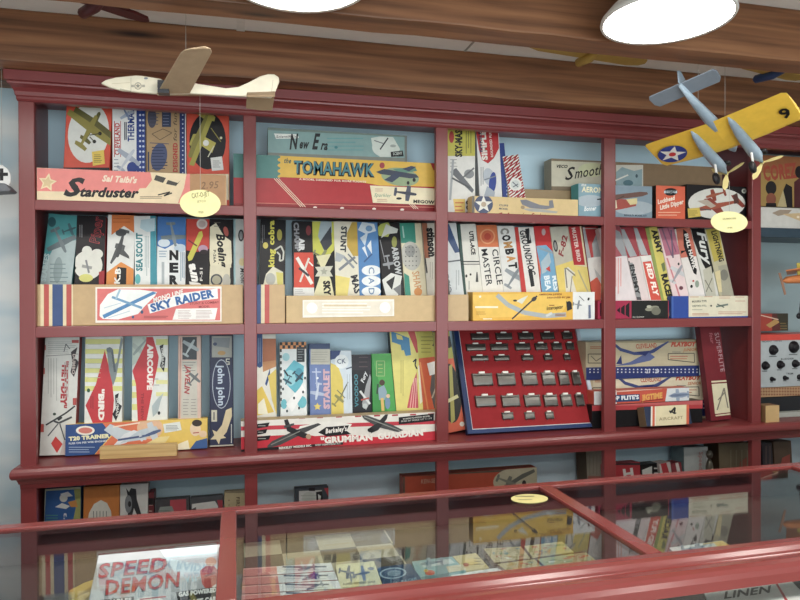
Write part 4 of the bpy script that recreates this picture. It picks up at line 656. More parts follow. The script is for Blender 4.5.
f = k.f; f.p([(370, 350), (398, 350), (400, 420), (390, 420)], '#45a548'); f.r(376.4, 361, 384.6, 376, '#4c9a4a'); f.l([(376.4, 361), (384.6, 361), (384.6, 376), (376.4, 376), (376.4, 361)], .6, '#9abb72'); f.lines(378, 363, 383, 374, 3, '#a9bb62', .6)
f.e(382, 382.6, 2.8, 3, '#4d3a28'); f.p([(378, 388), (384, 385), (387, 392), (385, 400), (379, 400)], '#8aa4b4'); f.l([(382, 398), (383, 411)], 3, '#d9b25a'); f.l([(378, 384), (377, 394)], 1.8, '#2f4a38'); f.e(387.6, 403, 2.6, 6, '#6f8fb0'); f.e(388, 396, 2, 2, '#d8b896'); k.done()
k = k3('#dcd06a', 394.6, 421.4, 331, 'tall yellow box with blue letter and red tower, leaning seventh in second bay above ledge', -.09, side='#26262c')
f = k.f; f.p([(405, 325), (413, 325), (420, 352), (416.4, 353)], '#c4423f'); f.p([(391, 331), (409, 338), (411, 355), (405.6, 356), (403.8, 350), (401.6, 350.6), (400.6, 345), (392, 342)], '#3c82ad'); f.p([(396, 334), (402, 336), (403, 340), (397, 339)], '#dcd06a'); f.p([(407, 408), (411.4, 386), (416.6, 372), (418.4, 408)], '#c64a55'); 
for i in range(3): f.l([(410+i*2.6, 408), (414+i*1.4, 378)], .7, '#e7b2aa')
f.l([(413, 362), (416, 359), (415, 365), (417, 369)], 1.4, '#26262c'); f.lines(400, 360, 404, 400, 2, '#b9ad55', .7, True); f.p([(418, 366), (421, 364), (424, 400), (420, 404)], '#e7e2c4'); k.done()
k = k3('#c9c04e', 419, 437.5, 330, 'olive-yellow and orange box with grey picture and white sticker, last in second bay above ledge', -.09)
f = k.f; f.p([(414, 359), (440, 356), (442, 420), (420, 420)], '#d05a2e'); f.p([(432, 370), (442, 366), (442, 412), (434, 408), (430, 390)], '#5a524e'); f.l([(420, 362), (428, 410)], 1.6, '#e08a4a'); f.lines(421, 335, 434, 354, 5, '#958f3c', .8); f.l([(433, 334), (436, 340), (433, 346)], 1.8, '#33302a'); f.l([(432, 398), (437, 384)], 1.4, '#b9a890')
k.sub('price_sticker', 0, 0, 0, 0, '#e2dfd8', 'white sticker', quad=[(429.6, 375.6), (438.6, 373), (436.6, 360.6), (426.8, 363.4)]); k.done()
k = Kit('#e6e2d8', 241, 441, 416.5, .0238, ROW3, 'long white and red box with two black aeroplanes and white capitals, second bay above ledge', t=.062, group=G3, yr=432, side='#b9a27c', lid=True)
f = k.f
for x in (258, 270, 296, 314, 333, 352, 371, 389, 407, 425): f.l([(x+3, 419.2-(x-258)*.03), (x+9, 418.9-(x-258)*.03)], 1.5, '#b3363c')
f.p([(241, 426.5), (445, 420), (445, 423.6), (241, 430.6)], '#cb3445'); f.p([(241, 437), (330, 433), (375, 437), (445, 430), (445, 446), (241, 453)], '#cb2236'); f.p([(300, 426), (330, 421), (352, 424), (345, 434), (315, 436), (296, 433)], '#e9e6dd')
f.p([(318, 432.4), (326, 427), (349, 425.2), (346.4, 430.6), (351, 434), (327, 436.4)], '#1c1a1d'); f.t("Berkeley's", 325.6, 433.4, 347, 430.6, 5, '#eeeae2', .02, .25)
f.t('"GRUMMAN', 321, 443.4, 372.6, 439.8, 6.4, '#f3ece2', .05); f.t('GUARDIAN"', 377.8, 439.2, 426.6, 434.6, 6.2, '#f3ece2', .05)
for i, x1 in enumerate((269.6, 267.4, 270.6)): f.p([(257, 424+i*6.4), (x1, 422.4+i*6.4), (x1-1.6, 426.6+i*6.4), (257, 428.4+i*6.4)], '#1c1a1d'); f.lines(258, 424.6+i*6.4, x1-3, 426.8+i*6.4, 1, '#a5a5a0', .8)
f.p([(267, 446), (272, 441), (297, 429.6), (318, 423), (321, 424.4), (300, 435), (280, 445), (268, 448)], '#4a4b4b'); f.p([(284, 420), (287.6, 419), (291, 427), (308, 434), (310, 437.6), (303, 438), (287, 431)], '#29292b'); f.l([(284, 427), (294, 424)], 2.2, '#4a4b4b'); f.l([(271, 444.6), (300, 431)], 1, '#85867f'); f.e(308.4, 436.4, 2.6, 2.6, '#b79a7c')
f.p([(361, 414.6), (368, 415.6), (392, 424.6), (403, 430), (398, 432), (378, 427), (364, 419)], '#4f5050'); f.p([(369, 428), (377, 423), (385, 414.6), (388, 414), (386.6, 419), (378, 430), (371, 433)], '#333335'); f.l([(364, 416.6), (400, 430.6)], 1, '#93938c'); f.e(370.4, 430, 3, 2.2, '#232325')
f.p([(398.6, 417.2), (433.6, 413.4), (433.6, 420.6), (398.6, 424.2)], '#1b191c'); f.t('RUBBER POWERED MODEL', 403, 419.6, 430, 416.6, 1.5, '#c9c6be', .01); f.t('SPAN 26" SCALE 1/2" = 1 FT', 401, 422, 432, 418.8, 1.5, '#c9c6be', .01)
f.p([(241, 449.4), (280, 446.4), (343, 442), (343, 444.4), (241, 452)], '#1b191c'); f.t('BERKELEY MODELS INC.', 279, 449, 312, 446.2, 2.2, '#e6e2d8', .03); f.t('WEST HEMPSTEAD N.Y.', 315, 446, 341, 444, 1.8, '#c9c6be', .02); k.done()
# ---- third bay: engine fuel tank board
BRD = Kit('#16305e', 460.6, 590, 322, .055, ROW3, 'leaning red display board in a blue frame carrying rows of little tin fuel tanks', lean=-.19, back=23, t=.02, yr=380, name='display_board', cat='display board')
b = BRD; b.mb.f.clear(); b.mb.v.clear(); b.mb.mi.clear(); b.mb.sm.clear()
REDV = '#960d17'
b.mb.obox(b.O-b.N*.02+b.U*.004+b.W*.004, b.U, b.W, b.N, b.w-.008, b.h-.008, .012, M(REDV, .75))
def rail(name, u, v, a, c, col, lab=None):
    mb = MB(); mb.obox(b.O-b.N*.022+b.U*u+b.W*v, b.U, b.W, b.N, a, c, .022, M(col, .35)); b.parts.append((name, mb, lab))
FWD = .019
rail('frame_rail', 0, 0, b.w, .014, '#1b3566'); rail('frame_rail', 0, b.h-.014, b.w, .014, '#1b3566'); rail('frame_rail', 0, .0142, FWD, b.h-.0284, '#182f5c'); rail('frame_rail', b.w-.014, .0142, .014, b.h-.0284, '#c6d2e2', 'pale worn right rail')
WL = M('#cfd0d2', .5)
for q_ in ((FWD, .0142, b.w-.0145-FWD, .003), (FWD, .0175, .003, b.h-.033)):
    mb = MB(); mb.obox(b.O-b.N*.0078+b.U*q_[0]+b.W*q_[1], b.U, b.W, b.N, q_[2], q_[3], .004, WL); b.parts.append(('white_edging', mb, 'thin white edging'))
b.done()
TIN = M('#6d6b66', .32, .85, .25, 60); TAGW = M('#efece2', .5)
rows = [('top', 337, 7, [(479.6, 20), (503.4, 18), (525.4, 16.6), (547, 14.6), (566.6, 11)]),
        ('second', 347.6, 7, [(475.4, 21.6), (498.8, 19.6), (522, 16.8), (540.6, 13.6), (556.2, 10.8), (569.4, 8.4)]),
        ('third', 358.6, 5.2, [(479.4, 18.8), (501.4, 16.6), (526.8, 12.4), (547.4, 9), (566.4, 7)]),
        ('fourth', 380, 13, [(481.8, 22), (505.4, 19.6), (528.6, 16.4), (547.6, 13.6), (562.8, 10.4), (575.2, 8.2)]),
        ('fifth', 401.6, 11.6, [(484.8, 22.4), (509.8, 19.6), (531.4, 17.2), (549.6, 14.4), (565.4, 11), (578.8, 8.2)]),
        ('bottom', 416.4, 7, [(507.2, 12), (529.2, 10.4), (549, 8.6)])]
ORD = ['first', 'second', 'third', 'fourth', 'fifth', 'sixth']
for nm, y, hh, items in rows:
    for i, (x, w) in enumerate(items):
        yy = y-(x-480)*.012; P = hit(x, yy, b.O-b.N*.008, b.N); sc = (hit(x+1, yy, b.O, b.N)-hit(x, yy, b.O, b.N)).length
        W_, H_, D_ = w*sc*.86, hh*sc*.92, .012 if hh > 8 else .008
        mt = Matrix((b.U, -b.N, b.W)).transposed().to_4x4(); mt.translation = P
        mb = MB(); n = 6; prof = []
        # tank body: box with a rounded belly, seam flanges at both ends
        for j in range(n+1):
            a = math.pi*j/n; prof.append(P-b.W*(H_/2*math.cos(a))+b.N*(D_*(.55+.45*math.sin(a))))
        prof = [P-b.W*H_/2]+prof+[P+b.W*H_/2]
        mb.prism([q-b.U*W_/2 for q in prof], b.U*W_, TIN)
        for e in (-1, 1): mb.obox(P+b.U*(e*W_/2-.0012)-b.W*(H_/2+.001)+b.N*.0002, b.U, b.W, b.N, .0024, H_+.002, D_*1.06, TIN)
        mb.obox(P-b.U*(W_/2+.002)+b.W*(H_*.30)+b.N*.0003, b.U, b.W, b.N, W_+.004, H_*.16, D_*1.12, TIN)
        o = mb.build('fuel_tank', None, .0008, 1, local=mt)
        tag(o, 'tin fuel tank, %s from the left in the %s row of the red display board' % (ORD[i], nm), 'fuel tank', 'tin fuel tanks on the red display board')
        lw = min(W_*.5, .022); q = MB().obox(P-b.U*lw/2+b.W*(H_*.46)+b.N*.0004, b.U, b.W, b.N, lw, max(H_*.16, .005), D_*1.0, TAGW).build('label', o, local=mt); q['label'] = 'small white label'
        for e in (-.78, .5):
            MB().tube([P+b.U*(e*W_/2)-b.W*(H_*.45)+b.N*D_*.6, P+b.U*(e*W_/2)-b.W*(H_*.5+.006)+b.N*D_*.75], .0011, TIN, 6).build('tube', o, local=mt)
k = Kit('#cf5a36', 438, 459, 331, .115, ROW3, 'orange and olive box with yellow aeroplane in dark oval, half hidden behind fuel tank board', lean=-.17, t=.03, yr=390, group=G3, roll=-.15, back=4)
f = k.f; f.p([(430, 325), (470, 325), (470, 357), (430, 360)], '#a9a544'); f.e(449, 342, 3.6, 6, '#23221f'); f.e(450, 393, 11, 30, '#2b2823', -6); f.p([(449, 366), (452, 364), (455, 420), (451, 424)], '#a39a4a'); f.l([(446, 402), (458, 396)], 3.4, '#c9c28a'); f.e(462, 424, 2.4, 2.4, '#dcd3c3'); k.done()
# ---- fourth bay
k = Kit('#c3b491', 589.5, 706, 378, .13, ROW3, 'cream and navy box with blue model glider, lower of two alike behind fourth post', t=.085, group=G3, yr=390, lid=True)
def playboy(f, ox, oy, sub):
    f.t('CLEVELAND', 636+ox, 348.6+oy, 656.6+ox, 347.4+oy, 4.6, '#b1543d', .015); f.t('PLAYBOY', 670.8+ox, 346.4+oy, 696.4+ox, 346+oy, 4.6, '#b8432f', .05, .25); f.t(sub, 683+ox, 351.4+oy, 696.6+ox, 350.8+oy, 3, '#b8652f', .01, .2)
    f.p([(612+ox, 341+oy), (621+ox, 348+oy), (634+ox, 352+oy), (650+ox, 350.6+oy), (668+ox, 341+oy), (669+ox, 342+oy), (654+ox, 352.6+oy), (646+ox, 355+oy), (634+ox, 355+oy), (620+ox, 351+oy), (611+ox, 343+oy)], '#3c487a'); f.p([(614+ox, 366+oy), (630+ox, 362+oy), (648+ox, 352+oy), (655+ox, 357+oy), (650+ox, 360.6+oy), (632+ox, 364.6+oy)], '#55618f'); f.p([(636+ox, 352+oy), (650+ox, 351+oy), (645+ox, 356+oy)], '#28336a'); f.p([(616+ox, 364+oy), (621+ox, 355+oy), (622+ox, 364+oy)], '#28336a')
    f.l([(668+ox, 353.6+oy), (694+ox, 353.2+oy), (694.4+ox, 362.4+oy), (668+ox, 359.6+oy), (668+ox, 353.6+oy)], .8, '#544f47'); f.lines(670+ox, 355+oy, 692+ox, 360+oy, 2, '#b1543d', .7); f.lines(672+ox, 351.4+oy, 682+ox, 352.6+oy, 1, '#6d6d70', .6); f.l([(588+ox, 354+oy), (604+ox, 354+oy), (604+ox, 363+oy), (588+ox, 363+oy), (588+ox, 354+oy)], .8, '#544f47'); f.lines(590+ox, 346+oy, 604+ox, 349+oy, 2, '#b1643d', .7); f.l([(591+ox, 356+oy), (596+ox, 361+oy), (602+ox, 357+oy)], .7, '#544f47')
f = k.f; f.r(593, 372, 706, 402, '#d3c8ab'); f.p([(580, 401.4), (715, 399.6), (715, 416), (580, 416)], '#27356e'); f.dots(590, 402, 706, 410, 28, 2, .8, '#c9cbd6'); playboy(f, 4.6, 33.6, 'SENIOR'); k.done(); PZ = k.top
k = Kit('#b9ac8c', 586, 699, 340.6, .125, PZ+.001, 'cream and navy box with blue glider, stacked on top of its twin behind fourth post', t=.09, group=G3, yr=355, lid=True)
f = k.f; f.p([(580, 335), (715, 335), (715, 343), (580, 342.4)], '#8d8468'); f.p([(580, 367.6), (715, 365), (715, 380), (580, 380)], '#27356e'); f.dots(588, 368, 699, 373.6, 28, 2, .8, '#c9cbd6'); f.t('27', 646, 373, 650.6, 373, 4, '#c9cbd6', .02); f.t('29', 655, 373, 659, 373, 4, '#c9cbd6', .02); playboy(f, 0, 0, 'JUNIOR'); k.done()
k = Kit('#121114', 592, 702.5, 403, .055, ROW3, 'flat black box with red lid at foot of two cream and navy boxes', t=.06, group=G3, yr=412, ybot=None)
k.f.p([(590, 395), (705, 395), (705, 408.4), (640, 409.4), (590, 411)], '#b3353b'); k.f.p([(590, 398), (705, 396), (705, 404.6), (590, 406)], '#c25a5a'); k.done(); JZ = k.top
k = Kit('#c9503a', 594, 689, 389.5, .06, JZ+.001, 'small red, navy and white box with grey jet, lying on flat black and red box', t=.05, group=G3, yr=396)
f = k.f; f.r(590, 380, 616.6, 410, '#dfe1df'); f.p([(615, 395), (639.6, 394), (639.6, 401), (615, 402)], '#24436f'); f.t("TOP FLITE'S", 608, 400.6, 639, 398.8, 4.2, '#e6e9ea', .04); f.t('JIGTIME', 641.6, 400.4, 663, 397.6, 5.6, '#e2a34a', .05, .15); f.l([(641, 401.6), (663, 399)], .8, '#7d1f22'); f.p([(667.6, 385), (692, 385), (692, 405), (664.6, 405)], '#d3d6d8'); f.p([(668, 396), (674, 393), (684, 392.4), (690, 393), (690, 395), (682, 397.6), (672, 397.6)], '#8d9db5'); f.plane(680, 395, 18, 175, '#6d7d98', '#95a3b8', .7); f.l([(615, 391.6), (662, 388.4)], 1.2, '#e6b9a4'); k.done()
k = Kit('#dccfa6', 645, 690.5, 405.6, -.006, ROW3, 'small cream box with orange stripes and navy end, front of fourth bay on ledge', t=.045, group=G3, yr=415, side='#7a664b', back=14, roll=0.)
f = k.f; f.p([(640, 400), (652, 400), (653, 430), (640, 430)], '#26324d'); f.p([(651, 400), (655.8, 400), (655.6, 430), (650.6, 430)], '#e3ddcf'); f.p([(652.6, 400), (654.8, 400), (654.6, 430), (652.2, 430)], '#cf5a36'); f.p([(686.4, 400), (689, 400), (689, 430), (686.2, 430)], '#cf5a36'); f.p([(689, 400), (693, 400), (693, 430), (689, 430)], '#26324d'); f.l([(670, 413), (675, 407.4), (674, 414)], 1.8, '#2d2c2b'); f.l([(669, 411), (676, 413.4)], 1.5, '#2d2c2b'); f.t('AIRCRAFT', 659, 420.6, 683, 418.8, 3, '#9a8a66', .0); k.done()
k = Kit('#701823', 705, 725, 326, .07, ROW3, 'narrow crimson box with grey capitals and cream picture, leaning at right end above ledge', lean=-.135, t=.03, yr=370, group=G3, side='#6d2530', back=6)
f = k.f; f.t('SUPERFLITE', 714.4, 333, 720.8, 372, 4.2, '#a4858a', .0); f.t('four', 709, 333, 711, 344, 3.4, '#b0646c', .0, .2); f.p([(711.6, 384), (727, 383), (731.6, 412), (715, 414)], '#d3cba8'); f.p([(711.2, 381), (727, 380), (727.4, 381.6), (711.4, 382.6)], '#d3cba8'); f.p([(715.4, 415), (732, 413), (732, 414.4), (715.6, 416.4)], '#d3cba8'); f.l([(717, 410), (724, 388), (728, 408)], 1.3, '#7d776a'); f.l([(718, 400), (725, 392)], 1.2, '#7d776a'); f.lines(714.6, 340, 719, 374, 2, '#7d1c26', .6, True); k.done()
# ---- open end beyond the last post
mb = MB(); P0 = at(757, 228, .02); P1 = at(812, 231, .02)
zs = P0.z
mb.box(2.602, .03, zs-.034, XE, .27, zs+.004, M('#2f4250', .4)); tag(mb.build('wall_shelf', None, .002), 'dark slate wall shelf to the right of the bookcase', 'shelf')
k = Kit('#c9c6bf', 758.6, 850, 208.5, .05, zs+.0045, 'white box with a tan aeroplane, lying on the slate shelf at the right edge', t=.09, yr=214, group=None)
f = k.f; f.p([(772, 213), (780, 209.6), (792, 210), (788, 214), (778, 216)], '#9c8a76'); f.p([(782, 214), (800, 213), (830, 219), (830, 224), (800, 221)], '#c9ad80'); f.e(798, 217, 1.4, 1.2, '#e6d8c0'); k.done()
k = Kit('#b3904a', 760, 850, 157.5, .17, k.top-.03, 'faded red and yellow film poster board with dark figures, at right edge above slate shelf', t=.012, yr=185, name='poster', cat='poster', ybot=208)  # poster colours toned down for the shade it stands in
f = k.f; f.p([(755, 150), (860, 150), (860, 180), (755, 172)], '#a5653a'); f.t('COREZ', 764, 180.4, 797.4, 177.2, 15, '#b04a34', .03); f.e(771, 188, 5.4, 7, '#2a2729'); f.e(771, 199, 5, 6, '#96553f'); f.p([(766, 203), (776, 203), (777, 214), (765, 214)], '#221f21'); f.p([(782, 193), (786, 183.6), (792, 187), (792.6, 214), (786, 214), (785, 198)], '#221f22'); f.p([(776, 210), (783, 190), (785, 198), (788, 214), (774, 214)], '#c9b784'); f.e(799, 172, 4, 6, '#2a2124'); f.p([(794, 182), (802, 176), (830, 176), (830, 214), (794, 214)], '#5a2a2e'); k.done()
mb = MB(); 
TR = Kit('#aab0b2', 757, 830, 340, .09, ROW3, 'grey radio transmitter with rows of black knobs and red top, on ledge at right edge', t=.12, yr=360, name='transmitter', cat='radio transmitter', ybot=386.2)
f = TR.f; f.t('FREQUENCY   CONTROL', 762, 342.4, 782, 341.6, 1.8, '#3a3d40', .01); f.t('RUDDER', 781, 360, 794, 359.4, 1.8, '#3a3d40', .01); f.t('TRIM', 786, 374.6, 793, 374.4, 1.8, '#3a3d40', .01)
knobs = [(773, 350, 5.6), (793.4, 347, 6.6), (765, 365.6, 4.8), (780, 364.6, 4.6), (795, 363.6, 4.4), (771.6, 379, 2.6), (784.6, 377.8, 2.6), (799, 377, 3)]
for x, y, r in knobs:
    P = hit(x, y, TR.O, TR.N); s = (hit(x+1, y, TR.O, TR.N)-P).length*.8; kb = MB().lathe(P+TR.N*.0004, TR.N, [(r*s*.95, 0), (r*s*.95, .003), (r*s*.62, .005), (r*s*.55, .016), (r*s*.45, .018), (1e-4, .018)], BLACK, 20); TR.parts.append(('knob', kb, 'black knob'))
    f.lines(x-r*.7, y+r*1.05, x+r*.7, y+r*1.25, 1, '#4a4d50', .8)
rt = MB(); rt.obox(TR.O-TR.N*.12+TR.W*(TR.h+.0004), TR.U, TR.W, TR.N, TR.w, .024, .122, M('#cf3d2f', .35)); TR.parts.append(('red_top', rt, 'red top panel'))
TR.done()
k = Kit('#b08a62', 757, 832, 386.6, .09, ROW3, 'rough cork board strip under the grey transmitter', t=.1, yr=390, name='cork_strip', cat='cork strip', ybot=396); k.f.dots(757, 387, 800, 396, 16, 3, 1.1, '#8a5a3e'); k.done()
TR.o.location.z += 0
k = Kit('#202227', 757, 832, 396.4, .09, ROW3, 'black case under the cork strip at the right end of the ledge', t=.1, yr=402, name='black_case', cat='case'); k.done()  # black block stands in for the shaded gap below the cork
k = Kit('#a9ada6', 775, 832, 411.5, .06, ROW3, 'low grey box lying on the ledge behind the small wood block', t=.03, yr=415, name='grey_box', cat='box'); k.done()
k = Kit('#c9a56c', 765.6, 779.2, 405.5, -.01, ROW3, 'small square wood block on the ledge beside the last bookcase post', t=.05, yr=412, name='wood_block', cat='wood block', side='#8a6440'); k.done()
k = Kit('#5a2a26', 760, 788, 313.5, .16, ROW3, 'dark picture card of a red biplane standing on the transmitter', t=.01, yr=320, name='picture_card', cat='picture card', ybot=331)
f = k.f; f.r(757, 312, 772, 332, '#a33a2c'); f.p([(766, 325), (775, 319), (780, 322), (770, 328)], '#b08a4a'); f.l([(760, 315), (780, 320)], 1, '#d9b9a4'); f.p([(776, 312), (790, 312), (790, 332), (782, 332)], '#3a3528'); f.lines(780, 322, 788, 330, 3, '#7d6a3a', .8); k.done()

# ================================================================== shelf under the ledge
G4 = 'model kit boxes on the shelf under the ledge'
def k4(col, xl, xr, ytop, label, lean=0., Y=.10, t=.04, **kw): return Kit(col, xl, xr, ytop, Y, ROW4, label, lean=lean, back=kw.pop('back', 5), yr=ytop+15, t=t, group=G4, **kw)
k = k4('#3567a8', 44.6, 80.6, 488, 'blue booklet-like box with white and yellow cartoon figure, first on shelf under ledge', .03)
f = k.f; f.full(0, 1, '#c4c6a8'); f.p([(46, 491), (80, 489), (80, 505), (73, 530), (44, 530)], '#2f63a6'); f.p([(74, 489), (82, 489), (82, 530), (71, 530), (76, 507)], '#a3a75c'); f.e(63.6, 498, 4, 4, '#dfe0d6'); f.p([(60, 494), (68, 491.6), (73, 496), (66, 497)], '#e3e6e6'); f.p([(55, 507), (62, 503), (70, 506), (66, 509)], '#e0e4e2'); f.p([(68, 502), (76, 500), (78, 507), (71, 507)], '#cf8d3c'); f.lines(46, 514, 60, 530, 6, '#4f9a88', .9); f.t("5'3", 66.6, 524, 66.6, 513, 3, '#dfe6ee', .02); k.done()
k = k4('#cf7c2c', 83.4, 119.4, 486, 'orange kit box with a white arch, second on the shelf under the ledge', .0)
f = k.f; f.p([(86, 530), (89, 513), (94, 504), (101, 500), (107, 503), (111, 511), (113, 530)], '#dcdcd2'); f.lines(92, 511, 108, 530, 5, '#6d7a70', .7, True); k.done()
k = k4('#d6d8d4', 120, 148, 484, 'white kit box with a dark grey winged creature, third on the shelf under the ledge', .02)
f = k.f; f.p([(126, 488), (129, 492), (131, 488), (136, 489), (137, 500), (143, 520), (140, 522), (134, 508), (130, 524), (127, 522), (129, 502)], '#35363a'); f.e(128.4, 504, 3.6, 9, '#7b8084'); f.e(129.6, 504, 1.6, 3, '#2a2b2e'); k.done()
k = k4('#6d2a30', 148.4, 154, 492, 'thin dark red kit box spine on the shelf under the ledge', .02, t=.06); k.f.lines(149, 496, 153, 520, 4, '#c9a9a0', 1); k.f.r(148, 498, 154, 505, '#1f1b1d'); k.done()
k = k4('#4a4a4e', 154.6, 189.6, 498.5, 'grey box with red panel and silver engine picture, under ledge in first bay', .0, lid=True)
f = k.f; f.p([(170, 500), (186, 499), (187, 530), (176, 530), (170, 508)], '#b34550'); f.p([(156, 520), (160, 507), (172, 506), (176, 516), (174, 530), (156, 530)], '#8b9690'); f.lines(158, 509, 172, 524, 4, '#6d7872', 1); k.done()
k = k4('#51555a', 190.4, 222.6, 496.5, 'dark box with white paper and red corner, right of red and grey box under ledge', .0, lid=True)
f = k.f; f.p([(192, 504), (215, 501), (218, 506), (218, 530), (192, 530)], '#d3d6d2'); f.p([(192, 509), (196, 507), (196, 520), (193, 520)], '#26262a'); f.p([(217, 500), (223, 500), (223, 512), (219, 508)], '#a83a48'); f.p([(199, 512), (202, 509), (203, 524), (200, 524)], '#1f2024'); k.done()
k = k4('#c8b98f', 224.4, 248, 491, 'cream kit box with brown upright print, right end of the first bay under the ledge', .0, lid=True)
k.f.p([(222, 486), (250, 486), (250, 493), (222, 493)], '#8d8266'); k.f.t('FIRST CLASS', 236.4, 497, 236.4, 530, 3.4, '#6d5a44', .01); k.f.dots(226, 498, 232, 526, 1, 6, .8, '#8d7d5c'); k.done()
k = k4('#3f464e', 295.2, 328.6, 487.5, 'small dark box with a white label, standing alone in the second bay under the ledge', .0, lid=True, t=.05)
f = k.f; f.p([(299, 491), (322, 490), (322, 514), (299, 514)], '#c3c6c4'); f.e(309, 498, 7, 6, '#b4bab4'); f.lines(301, 494, 317, 504, 3, '#9aa09a', .6); f.p([(316, 492), (322, 491), (324, 512), (317, 512)], '#1e1d20'); f.p([(318, 494), (321, 496), (318, 500), (322, 504), (319, 510)], '#c9ccc8'); f.p([(324, 488), (330, 488), (330, 500)], '#b03a44'); f.r(309, 487, 315, 491, '#1e1d20'); k.done()
k = k4('#b0472c', 403, 537, 472, 'long orange box with grey aeroplane in pale oval, crossing behind third post under ledge', .0, t=.06, back=2, lid=True)
f = k.f; f.p([(400, 466), (540, 460), (540, 470), (400, 477)], '#5a4d42'); f.p([(403, 474), (405, 474), (405, 500), (403, 500)], '#5a4d42'); f.e(514, 481, 21, 13, '#b3ad92', -6); f.p([(520, 468), (538, 466), (538, 496), (522, 496)], '#b0a98e'); f.p([(497, 490), (522, 474), (534, 469), (535, 472), (520, 480), (500, 493)], '#5d5f58'); f.plane(506, 481, 20, 20, '#7b7a6d', '#6c6d64', .6); f.e(524, 483, 2, 2.8, '#2c2b2a'); f.t('KEN-SEN', 421, 483.6, 439, 482.4, 4.4, '#c9a48c', .0, .2); f.e(430, 492, 4, 1.6, '#8d2f22'); k.done()
k = k4('#9a9484', 586.6, 603.6, 451, 'upright weathered brown box beside the fourth post under the ledge', -.03, side='#5d4c33', Y=.12, t=.08); k.f.lines(588, 455, 602, 480, 4, '#8a8274', .8, True); k.f.r(588, 476, 604, 490, '#a8695a'); k.done()
k = k4('#b5313a', 604, 641, 463.5, 'red box front with white letter H, left in the fourth bay under the ledge', -.06, t=.06)
k.f.t('H', 624, 479, 634, 477.6, 10, '#d9d6d2', .03); k.f.r(612, 463, 640, 465, '#3a3034'); k.done()
k = k4('#1f1e20', 641.6, 660.6, 464, 'black kit box with a white picture, second in the fourth bay under the ledge', -.08, t=.06)
k.f.p([(642, 470), (652, 466), (652, 480), (643, 481)], '#c9ccc8'); k.f.lines(654, 466, 659, 480, 3, '#cfcfca', 1.4); k.done()
k = k4('#c9c2bd', 661, 672.6, 463, 'white kit box with a red slash, third in the fourth bay under the ledge', -.16, t=.06); k.f.p([(660, 462), (666, 462), (672, 482), (665, 482)], '#b5313a'); k.done()
k = k4('#8d343c', 673, 683.4, 463, 'dark red and white leaning kit box, fourth in the fourth bay under the ledge', -.16, t=.06); k.f.p([(675, 462), (678, 462), (683, 482), (679, 482)], '#d0c8c4'); k.done()
k = k4('#b7bfbe', 684, 708, 447, 'pale grey kit box with faded upright red print, under the ledge in the fourth bay', -.02, t=.08, side='#7f9aa0')
k.f.t('Speed O', 699, 452, 699, 478, 4, '#b9807a', .0); k.f.lines(702, 450, 706, 480, 2, '#8d9596', .7, True); k.done()
k = k4('#6d6048', 719, 752, 443, 'brown weathered box with a reddish stain, right end of the fourth bay under the ledge', -.03, t=.09, side='#4a3620')
k.f.p([(740, 462), (748, 456), (746, 474), (738, 474)], '#8f4a38'); k.f.lines(728, 450, 750, 476, 4, '#7f735a', 1.2, True); k.done()
k = k4('#2f2730', 762.4, 773, 443, 'dark purple-brown box spine beyond the last post under the ledge', -.05, t=.08); k.f.lines(764, 446, 772, 470, 2, '#5d4a4a', 1, True); k.done()
k = k4('#5a4636', 774, 792, 441, 'brown box with red marks beyond the last post under the ledge', -.05, t=.08); k.f.p([(782, 458), (790, 454), (790, 470), (780, 470)], '#a3453a'); k.done()
# little figurine in front of the pale box
base = at(709.4, 480, .06); T = empty('figurine', (base.x, .06, ROW4), 'small dark figurine with bright chest, standing right of pale grey box under ledge', 'figurine')
top = at(709.4, 450, .06).z; H = top-ROW4; X = base.x
MB().lathe((X, .06, ROW4), (0, 0, 1), [(.02, 0), (.02, .01), (.008, .014), (.008, H*.45), (.012, H*.55), (.014, H*.72), (.010, H*.8), (.006, H*.84), (1e-4, H*.85)], M('#5a564a', .3, .4), 16).build('body', T)
MB().lathe((X, .06, ROW4+H*.85), (0, 0, 1), [(1e-4, 0), (.010, H*.02), (.013, H*.07), (.010, H*.13), (1e-4, H*.15)], M('#4a463c', .4), 16).build('head', T)
MB().lathe((X, .043, ROW4+H*.66), (0, -1, 0), [(.009, 0), (.008, .003), (1e-4, .004)], M('#d3cfa8', .3), 12).build('badge', T)['label'] = 'bright round chest badge'

# ================================================================== glass counter in front
CX0, CX1, CY0, CY1, CZ0 = -1.1, 3.5, -1.29, -.775, 1.0
ct = empty('display_counter', (1.2, -1.03, 0), 'red framed glass-topped display counter crossing the bottom of the view', 'display counter')
FELT = M('#4a3d3a', .8); 
MB().box(CX0, CY0+.02, .97, CX1, CY1-.01, CZ0, FELT).build('display_floor', ct)
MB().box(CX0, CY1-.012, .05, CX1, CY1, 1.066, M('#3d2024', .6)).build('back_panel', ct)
MB().box(CX0, CY0+.02, .05, CX1, CY1-.012, .10, RED).build('plinth', ct)
MB().box(CX0, CY0+.012, .10, CX1, CY0+.02, .955, RED).build('front_panel', ct)
MB().box(CX0, CY0+.004, .955, CX1, CY0+.012, 1.0, RED2).build('front_rail', ct, .002)
MB().box(CX0, CY1-.034, 1.0665, CX1, CY1-.008, 1.0765, RED2).build('back_rail', ct, .002)
prof = [(-1.203, 1.064), (-1.203, 1.0745), (-1.206, 1.0765), (-1.222, 1.0775), (-1.231, 1.0755), (-1.236, 1.070), (-1.2385, 1.0665), (-1.243, 1.066), (-1.248, 1.0685), (-1.262, 1.0695), (-1.272, 1.0675), (-1.279, 1.063), (-1.283, 1.056), (-1.284, 1.041), (-1.262, 1.040), (-1.24, 1.05)]
n = len(prof); vs = [(x, y, z) for x in (CX0, CX1) for y, z in prof]
MB().add(vs, [(i, (i+1) % n, n+(i+1) % n, n+i) for i in range(n)]+[tuple(range(n))[::-1], tuple(range(n, 2*n))], RED2).build('top_rail', ct, .0012)
